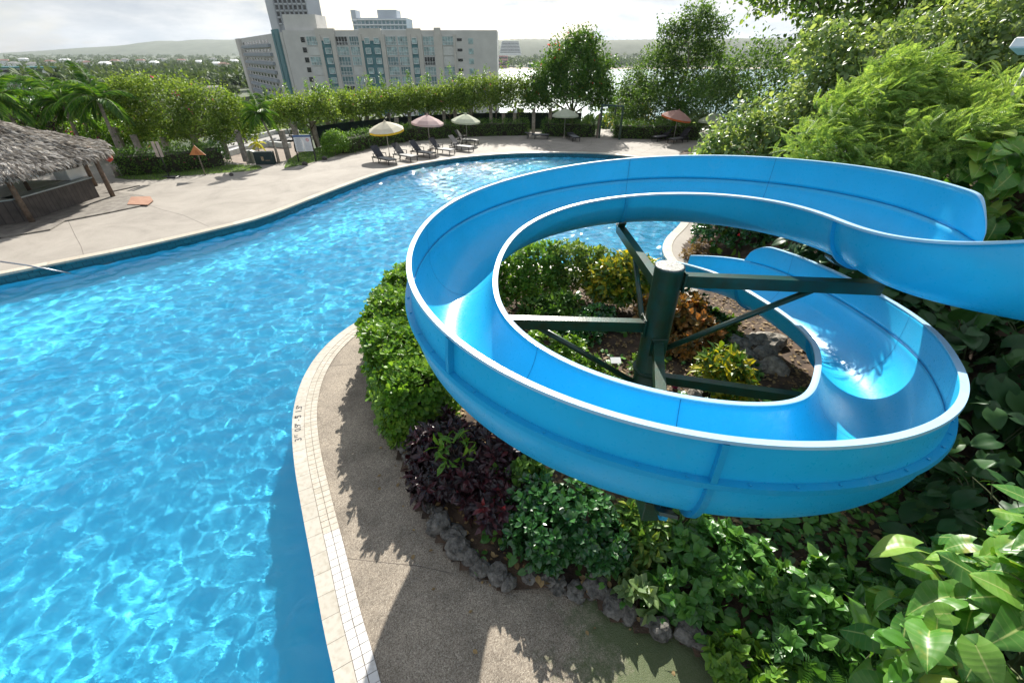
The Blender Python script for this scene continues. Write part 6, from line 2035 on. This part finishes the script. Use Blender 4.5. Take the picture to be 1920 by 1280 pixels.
# --- planting around the slide
def shrubs(name, label, cat, base, blobs, n, per, size, T, mat, bark=None, tilt=(.25, 1.0), bloom=None, r0=.03, twigs=6, rough=.2, shell=.4, group=None):
    t = thing(name, label, cat, base, 0, group)
    limbs(MB(), base, blobs, r0, .25, twigs).build('stems', bark or m_bark, t)
    P, D = crown_pts(blobs, n, shell, rough, -.45)
    v, f = rosette(P, D, per, size, T, tilt)
    npmesh('foliage', v, f, mat, t)
    if bloom:
        P, D = crown_pts(blobs, bloom[1], .05, rough, 0); flowers(t, P + D * .04, D, bloom[2], bloom[0])
    return t


hedge('glossy_hedge', 'bright glossy hedge bordering the pebble path left of the slide', [(-2.75, 11.5), (-2.98, 10.2), (-2.85, 9.0), (-2.5, 7.9), (-2.05, 6.9), (-1.7, 6.25)], 1.15, 1.28, L_bright, 125, .13, T_O, None, .05, True, .14, edge=.10)
shrubs('purple_shrub', 'dark purple leaved shrub under the left near bend of the slide', 'shrub', (-.8, 5.2, .05), [(-1.2, 5.5, .5, .5, .5, .42), (-.7, 4.9, .48, .55, .5, .42), (-.2, 4.5, .42, .45, .42, .36), (-1.35, 5.0, .38, .35, .38, .34), (-.3, 5.3, .6, .55, .55, .42)], 520, 8, .20, T_C, L_purple)
shrubs('purple_shrub', 'green shoot growing through the dark purple shrub', 'shrub', (-.95, 4.9, .1), [(-.95, 4.95, 1.05, .22, .2, .12)], 10, 5, .24, T_C, L_bright)
shrubs('glossy_shrub', 'glossy dark green shrub with small leaves below the near bend of the slide', 'shrub', (.75, 3.95, .05), [(.5, 3.85, .45, .5, .4, .4), (1.0, 4.0, .55, .5, .45, .45), (.35, 4.35, .5, .45, .4, .4), (1.3, 3.7, .4, .35, .3, .3)], 640, 6, .13, T_M, L_dark)
shrubs('striped_croton', 'yellow veined croton under the lug of the near slide bend', 'croton', (1.9, 3.95, .05), [(1.9, 3.95, .4, .32, .28, .26)], 60, 8, .22, T_C, L_stripe)
shrubs('yellow_croton', 'yellow tipped croton bush behind the slide post by the pool', 'croton', (3.2, 11.4, .05), [(3.2, 11.4, .95, .75, .6, .65), (3.9, 11.3, .85, .55, .5, .55), (2.7, 11.6, .8, .5, .5, .5)], 420, 9, .26, T_C, L_croton)
shrubs('yellow_croton', 'small yellow croton close to the near inner rim inside the loop', 'croton', (4.55, 7.5, .1), [(4.55, 7.5, .62, .42, .42, .42), (4.75, 7.3, .4, .35, .35, .3)], 95, 8, .27, T_C, L_croton)
shrubs('copper_shrub', 'copper and green leaved shrub to the right of the slide post', 'shrub', (4.5, 10.0, .05), [(4.4, 10.0, .6, .6, .55, .5), (4.8, 9.5, .45, .45, .4, .38), (3.9, 10.2, .6, .45, .45, .45)], 260, 8, .20, T_M, L_copper)
shrubs('open_hedge', 'open leggy green hedge inside the loop with bare stems, left part', 'hedge', (.2, 12.0, .05), [(-.9, 11.4, 1.1, .75, .55, .55), (.0, 11.9, 1.25, .8, .55, .55), (.8, 12.2, 1.25, .75, .55, .55), (-.6, 11.2, .6, .7, .4, .4), (.3, 11.6, .65, .6, .4, .35), (.9, 11.5, .6, .6, .4, .4)], 1150, 7, .12, T_O, L_bright, m_palebark, r0=.05, twigs=12)
shrubs('open_hedge', 'open leggy green hedge inside the loop next to the yellow croton', 'hedge', (1.9, 12.3, .05), [(1.7, 12.3, 1.2, .75, .55, .55), (2.5, 12.4, 1.05, .55, .5, .5), (1.5, 12.0, .6, .5, .4, .35)], 520, 7, .12, T_O, L_boug, m_palebark, r0=.05, twigs=12)
shrubs('low_green_plant', 'low rosette leaved green plant left of the slide post inside the loop', 'plant', (1.3, 10.8, .05), [(1.3, 10.8, .45, .55, .45, .35), (.7, 10.6, .4, .4, .4, .3)], 130, 9, .22, T_C, L_hedge)
shrubs('low_green_plant', 'green shrub below the left green beam inside the loop', 'plant', (.9, 9.0, .05), [(.8, 9.0, .4, .5, .45, .32), (1.4, 8.7, .35, .4, .4, .28)], 190, 7, .13, T_M, L_bright)
shrubs('low_green_plant', 'small bright strappy plant beside the white plant label', 'plant', (1.75, 8.3, .05), [(1.75, 8.3, .22, .28, .25, .15)], 22, 9, .22, T_C, L_bright)
shrubs('hibiscus', 'dark hibiscus bush with red flowers beyond the slide exit', 'shrub', (7.9, 15.8, .2), [(7.6, 15.9, .9, .8, .7, .6), (8.7, 15.5, 1.0, .8, .7, .7), (9.6, 15.0, 1.1, .8, .7, .7)], 520, 6, .14, T_M, L_dark, bloom=(m_red, 16, .07))
shrubs('dry_plant', 'low dry brownish plant at the coping beside the slide exit', 'plant', (6.9, 15.4, .05), [(6.9, 15.5, .15, .5, .4, .16), (7.5, 16.4, .15, .5, .4, .16)], 120, 6, .10, T_S, L_dry)

shrubs('low_green_plant', 'dark green clump between the copper shrub and the lower slide run', 'plant', (5.0, 11.0, .05), [(4.9, 11.0, .4, .5, .4, .35), (5.3, 10.3, .35, .35, .4, .3)], 170, 7, .15, T_M, L_dark)
shrubs('low_green_plant', 'low leafy clump in front of the rock heap', 'plant', (5.3, 8.0, .05), [(5.35, 8.1, .22, .4, .35, .2), (5.0, 7.9, .2, .3, .3, .18)], 90, 6, .14, T_H, L_cover)
shrubs('low_green_plant', 'dark ferny clump at the foot of the green slide post', 'plant', (2.2, 7.6, .05), [(2.2, 7.7, .2, .4, .35, .2), (3.2, 8.4, .22, .4, .35, .2)], 80, 7, .15, T_C, L_hedge)
shrubs('low_green_plant', 'leafy clump under the front left brace inside the loop', 'plant', (.3, 7.6, .05), [(.2, 7.7, .35, .5, .5, .3), (.6, 6.8, .3, .45, .45, .28)], 200, 7, .14, T_M, L_boug)
shrubs('low_green_plant', 'copper tinted seedling clump in front of the copper shrub', 'plant', (4.3, 9.0, .05), [(4.3, 9.0, .3, .4, .35, .26), (4.9, 8.8, .22, .35, .3, .2)], 120, 7, .14, T_M, L_copper)
shrubs('low_green_plant', 'broad low creeper on the bare soil by the lower slide run', 'plant', (5.5, 9.5, .05), [(5.5, 9.5, .18, .5, .6, .16), (5.7, 10.4, .2, .45, .5, .18)], 170, 6, .13, T_H, L_hedge)
shrubs('low_green_plant', 'dark leafy clump behind the left green beam', 'plant', (1.9, 9.7, .05), [(1.9, 9.8, .3, .5, .45, .28), (2.4, 10.4, .35, .45, .4, .3)], 170, 7, .14, T_M, L_dark)
bush('bright green flowering shrub between curved palm and big bush', 252, 262, 36.2, 2.0, 1.2, 1.0, L_bright, .15, 420, bloom=(m_pink, 16, .10), base=-1)
bush('bright green shrub behind the right tip of the thatched roof', 195, 256, 35.2, 1.8, 1.2, .9, L_bright, .15, 360, bloom=(m_pink, 12, .10), base=-1)
shrubs('front_plant', 'heart leaved creeper mound right of the striped croton', 'plant', (2.9, 3.7, .1), [(2.8, 3.7, .35, .55, .45, .3), (3.4, 3.4, .3, .5, .4, .28), (2.4, 3.2, .25, .4, .35, .22)], 210, 6, .16, T_H, L_cover)
shrubs('front_plant', 'pale leaved seedling at the stone edging in the sun', 'plant', (1.75, 3.12, .05), [(1.75, 3.15, .2, .25, .2, .16)], 16, 6, .18, T_H, L_pale)
shrubs('front_plant', 'leafy creeper mound under the right part of the near bend', 'plant', (4.2, 2.9, .2), [(4.2, 2.9, .4, .7, .5, .35), (4.9, 2.5, .4, .6, .5, .35), (3.7, 2.4, .3, .45, .4, .26)], 300, 6, .17, T_H, L_cover)
shrubs('front_plant', 'green leafy clump between purple and glossy shrubs', 'plant', (.2, 4.7, .05), [(.15, 4.75, .5, .45, .4, .35)], 130, 6, .14, T_M, L_hedge)
shrubs('front_plant', 'small bright creeper at the stone edging near the fern', 'plant', (2.7, 2.2, .05), [(2.75, 2.3, .2, .35, .3, .18), (3.2, 1.9, .22, .4, .3, .2)], 110, 6, .12, T_H, L_bright)
# --- ground cover and leaf litter
n = 9000
X, Y = rng.uniform(-1.6, 7.6, n), rng.uniform(-.5, 7.2, n)
k = inside(bed_poly, X, Y) & (nz(X, Y, 1.2, .3) + .45 * rng.normal(size=n) > -.02 - .16 * (X - 2)) & ~((X < 1.4) & (Y > 4.2))
X, Y = X[k], Y[k]
P = np.c_[X, Y, bed_h(X, Y) + .05 + .14 * rng.random(len(X))]
A = unit(rnd3(len(P)) * np.array([1, 1, .3]) + np.array([0, -.2, -.15])); N = unit(rnd3(len(P)) * .45 + np.array([0, -.1, 1.0]))
v, f = leaves(P, A, N, .10 + .09 * rng.random(len(P)) ** 2, T_H)
tag(npmesh('ground_cover', v, f, L_cover, None, True), 'low heart leaved ground cover spreading over the shaded soil below the slide', 'ground cover', None, 'stuff')
n = 1500
X, Y = rng.uniform(-.6, 5.8, n), rng.uniform(5.6, 12.4, n)
k = inside(bed_poly, X, Y) & (nz(X, Y, 1.6, .9) > .1); X, Y = X[k], Y[k]
P = np.c_[X, Y, bed_h(X, Y) + .04 + .12 * rng.random(len(X))]
v, f = leaves(P, unit(rnd3(len(P)) * np.array([1, 1, .3])), unit(rnd3(len(P)) * .45 + np.array([0, -.1, 1.0])), .08 + .09 * rng.random(len(P)), T_H)
tag(npmesh('ground_cover', v, f, L_cover, None, True), 'scattered creeping leaves on the soil inside the slide loop', 'ground cover', None, 'stuff')
n = 9000
X, Y = rng.uniform(-2.5, 8, n), rng.uniform(0, 13, n)
k = inside(bed_poly, X, Y); X, Y = X[k], Y[k]
P = np.c_[X, Y, bed_h(X, Y) + .015 + .02 * rng.random(len(X))]
v, f = leaves(P, unit(rnd3(len(P)) * np.array([1, 1, .25])), unit(rnd3(len(P)) * .4 + np.array([0, 0, 1.0])), .05 + .08 * rng.random(len(P)), T_M)
tag(npmesh('leaf_litter', v, f, L_dry), 'dry brown fallen leaves scattered over the garden soil', 'leaf litter', None, 'stuff')
SG = np.array(stones_g)
n = 150
X, Y = rng.uniform(-2.6, 3, n), rng.uniform(1.0, 9.5, n)
k = ~inside(bed_poly, X, Y) & ~inside(pool_poly, X, Y) & (np.min(np.hypot(X[:, None] - SG[:, 0], Y[:, None] - SG[:, 1]), 1) < 1.1); X, Y = X[k], Y[k]
P = np.c_[X, Y, np.full(len(X), .018)]
v, f = leaves(P, unit(rnd3(len(P)) * np.array([1, 1, .15])), unit(rnd3(len(P)) * .3 + np.array([0, 0, 1.0])), .04 + .05 * rng.random(len(P)), T_M)
tag(npmesh('leaf_litter', v, f, L_dry), 'few dry leaves blown onto the pebble path beside the bed', 'leaf litter', None, 'stuff')
n = 3000
X, Y = rng.uniform(7.4, 24, n), rng.uniform(0, 34, n)
k = inside(bed_poly, X - .7, Y); X, Y = X[k], Y[k]; n = len(X)
P = np.c_[X, Y, bed_h(X, Y) + .1 + .5 * rng.random(n)]
v, f = leaves(P, rnd3(n), unit(rnd3(n) + np.array([0, -.3, .8])), .18 + .2 * rng.random(n), T_H)
tag(npmesh('bank_cover', v, f, L_hedge, None, True), 'leafy undergrowth covering the right hand bank', 'undergrowth', None, 'stuff')

# ================================================================== HAZE
hv = [(x, y, z) for z in (-45, 230) for x, y in ((-6500, -120), (6500, -120), (6500, 6200), (-6500, 6200))]
m = bpy.data.materials.new('haze_air'); m.use_nodes = True
nt = m.node_tree; nt.nodes.remove(nt.nodes['Principled BSDF'])
pv = node(nt, 'ShaderNodeVolumePrincipled', {'Color': (.80, .89, 1.0, 1), 'Density': .000038, 'Anisotropy': .35})
nt.links.new(pv.outputs[0], nt.nodes['Material Output'].inputs['Volume'])
if True:
    tag(npmesh('haze', hv, [(3, 2, 1, 0), (4, 5, 6, 7), (0, 1, 5, 4), (1, 2, 6, 5), (2, 3, 7, 6), (3, 0, 4, 7)], m), 'thin pale air haze over the distant plain and hills', 'haze', None, 'stuff')
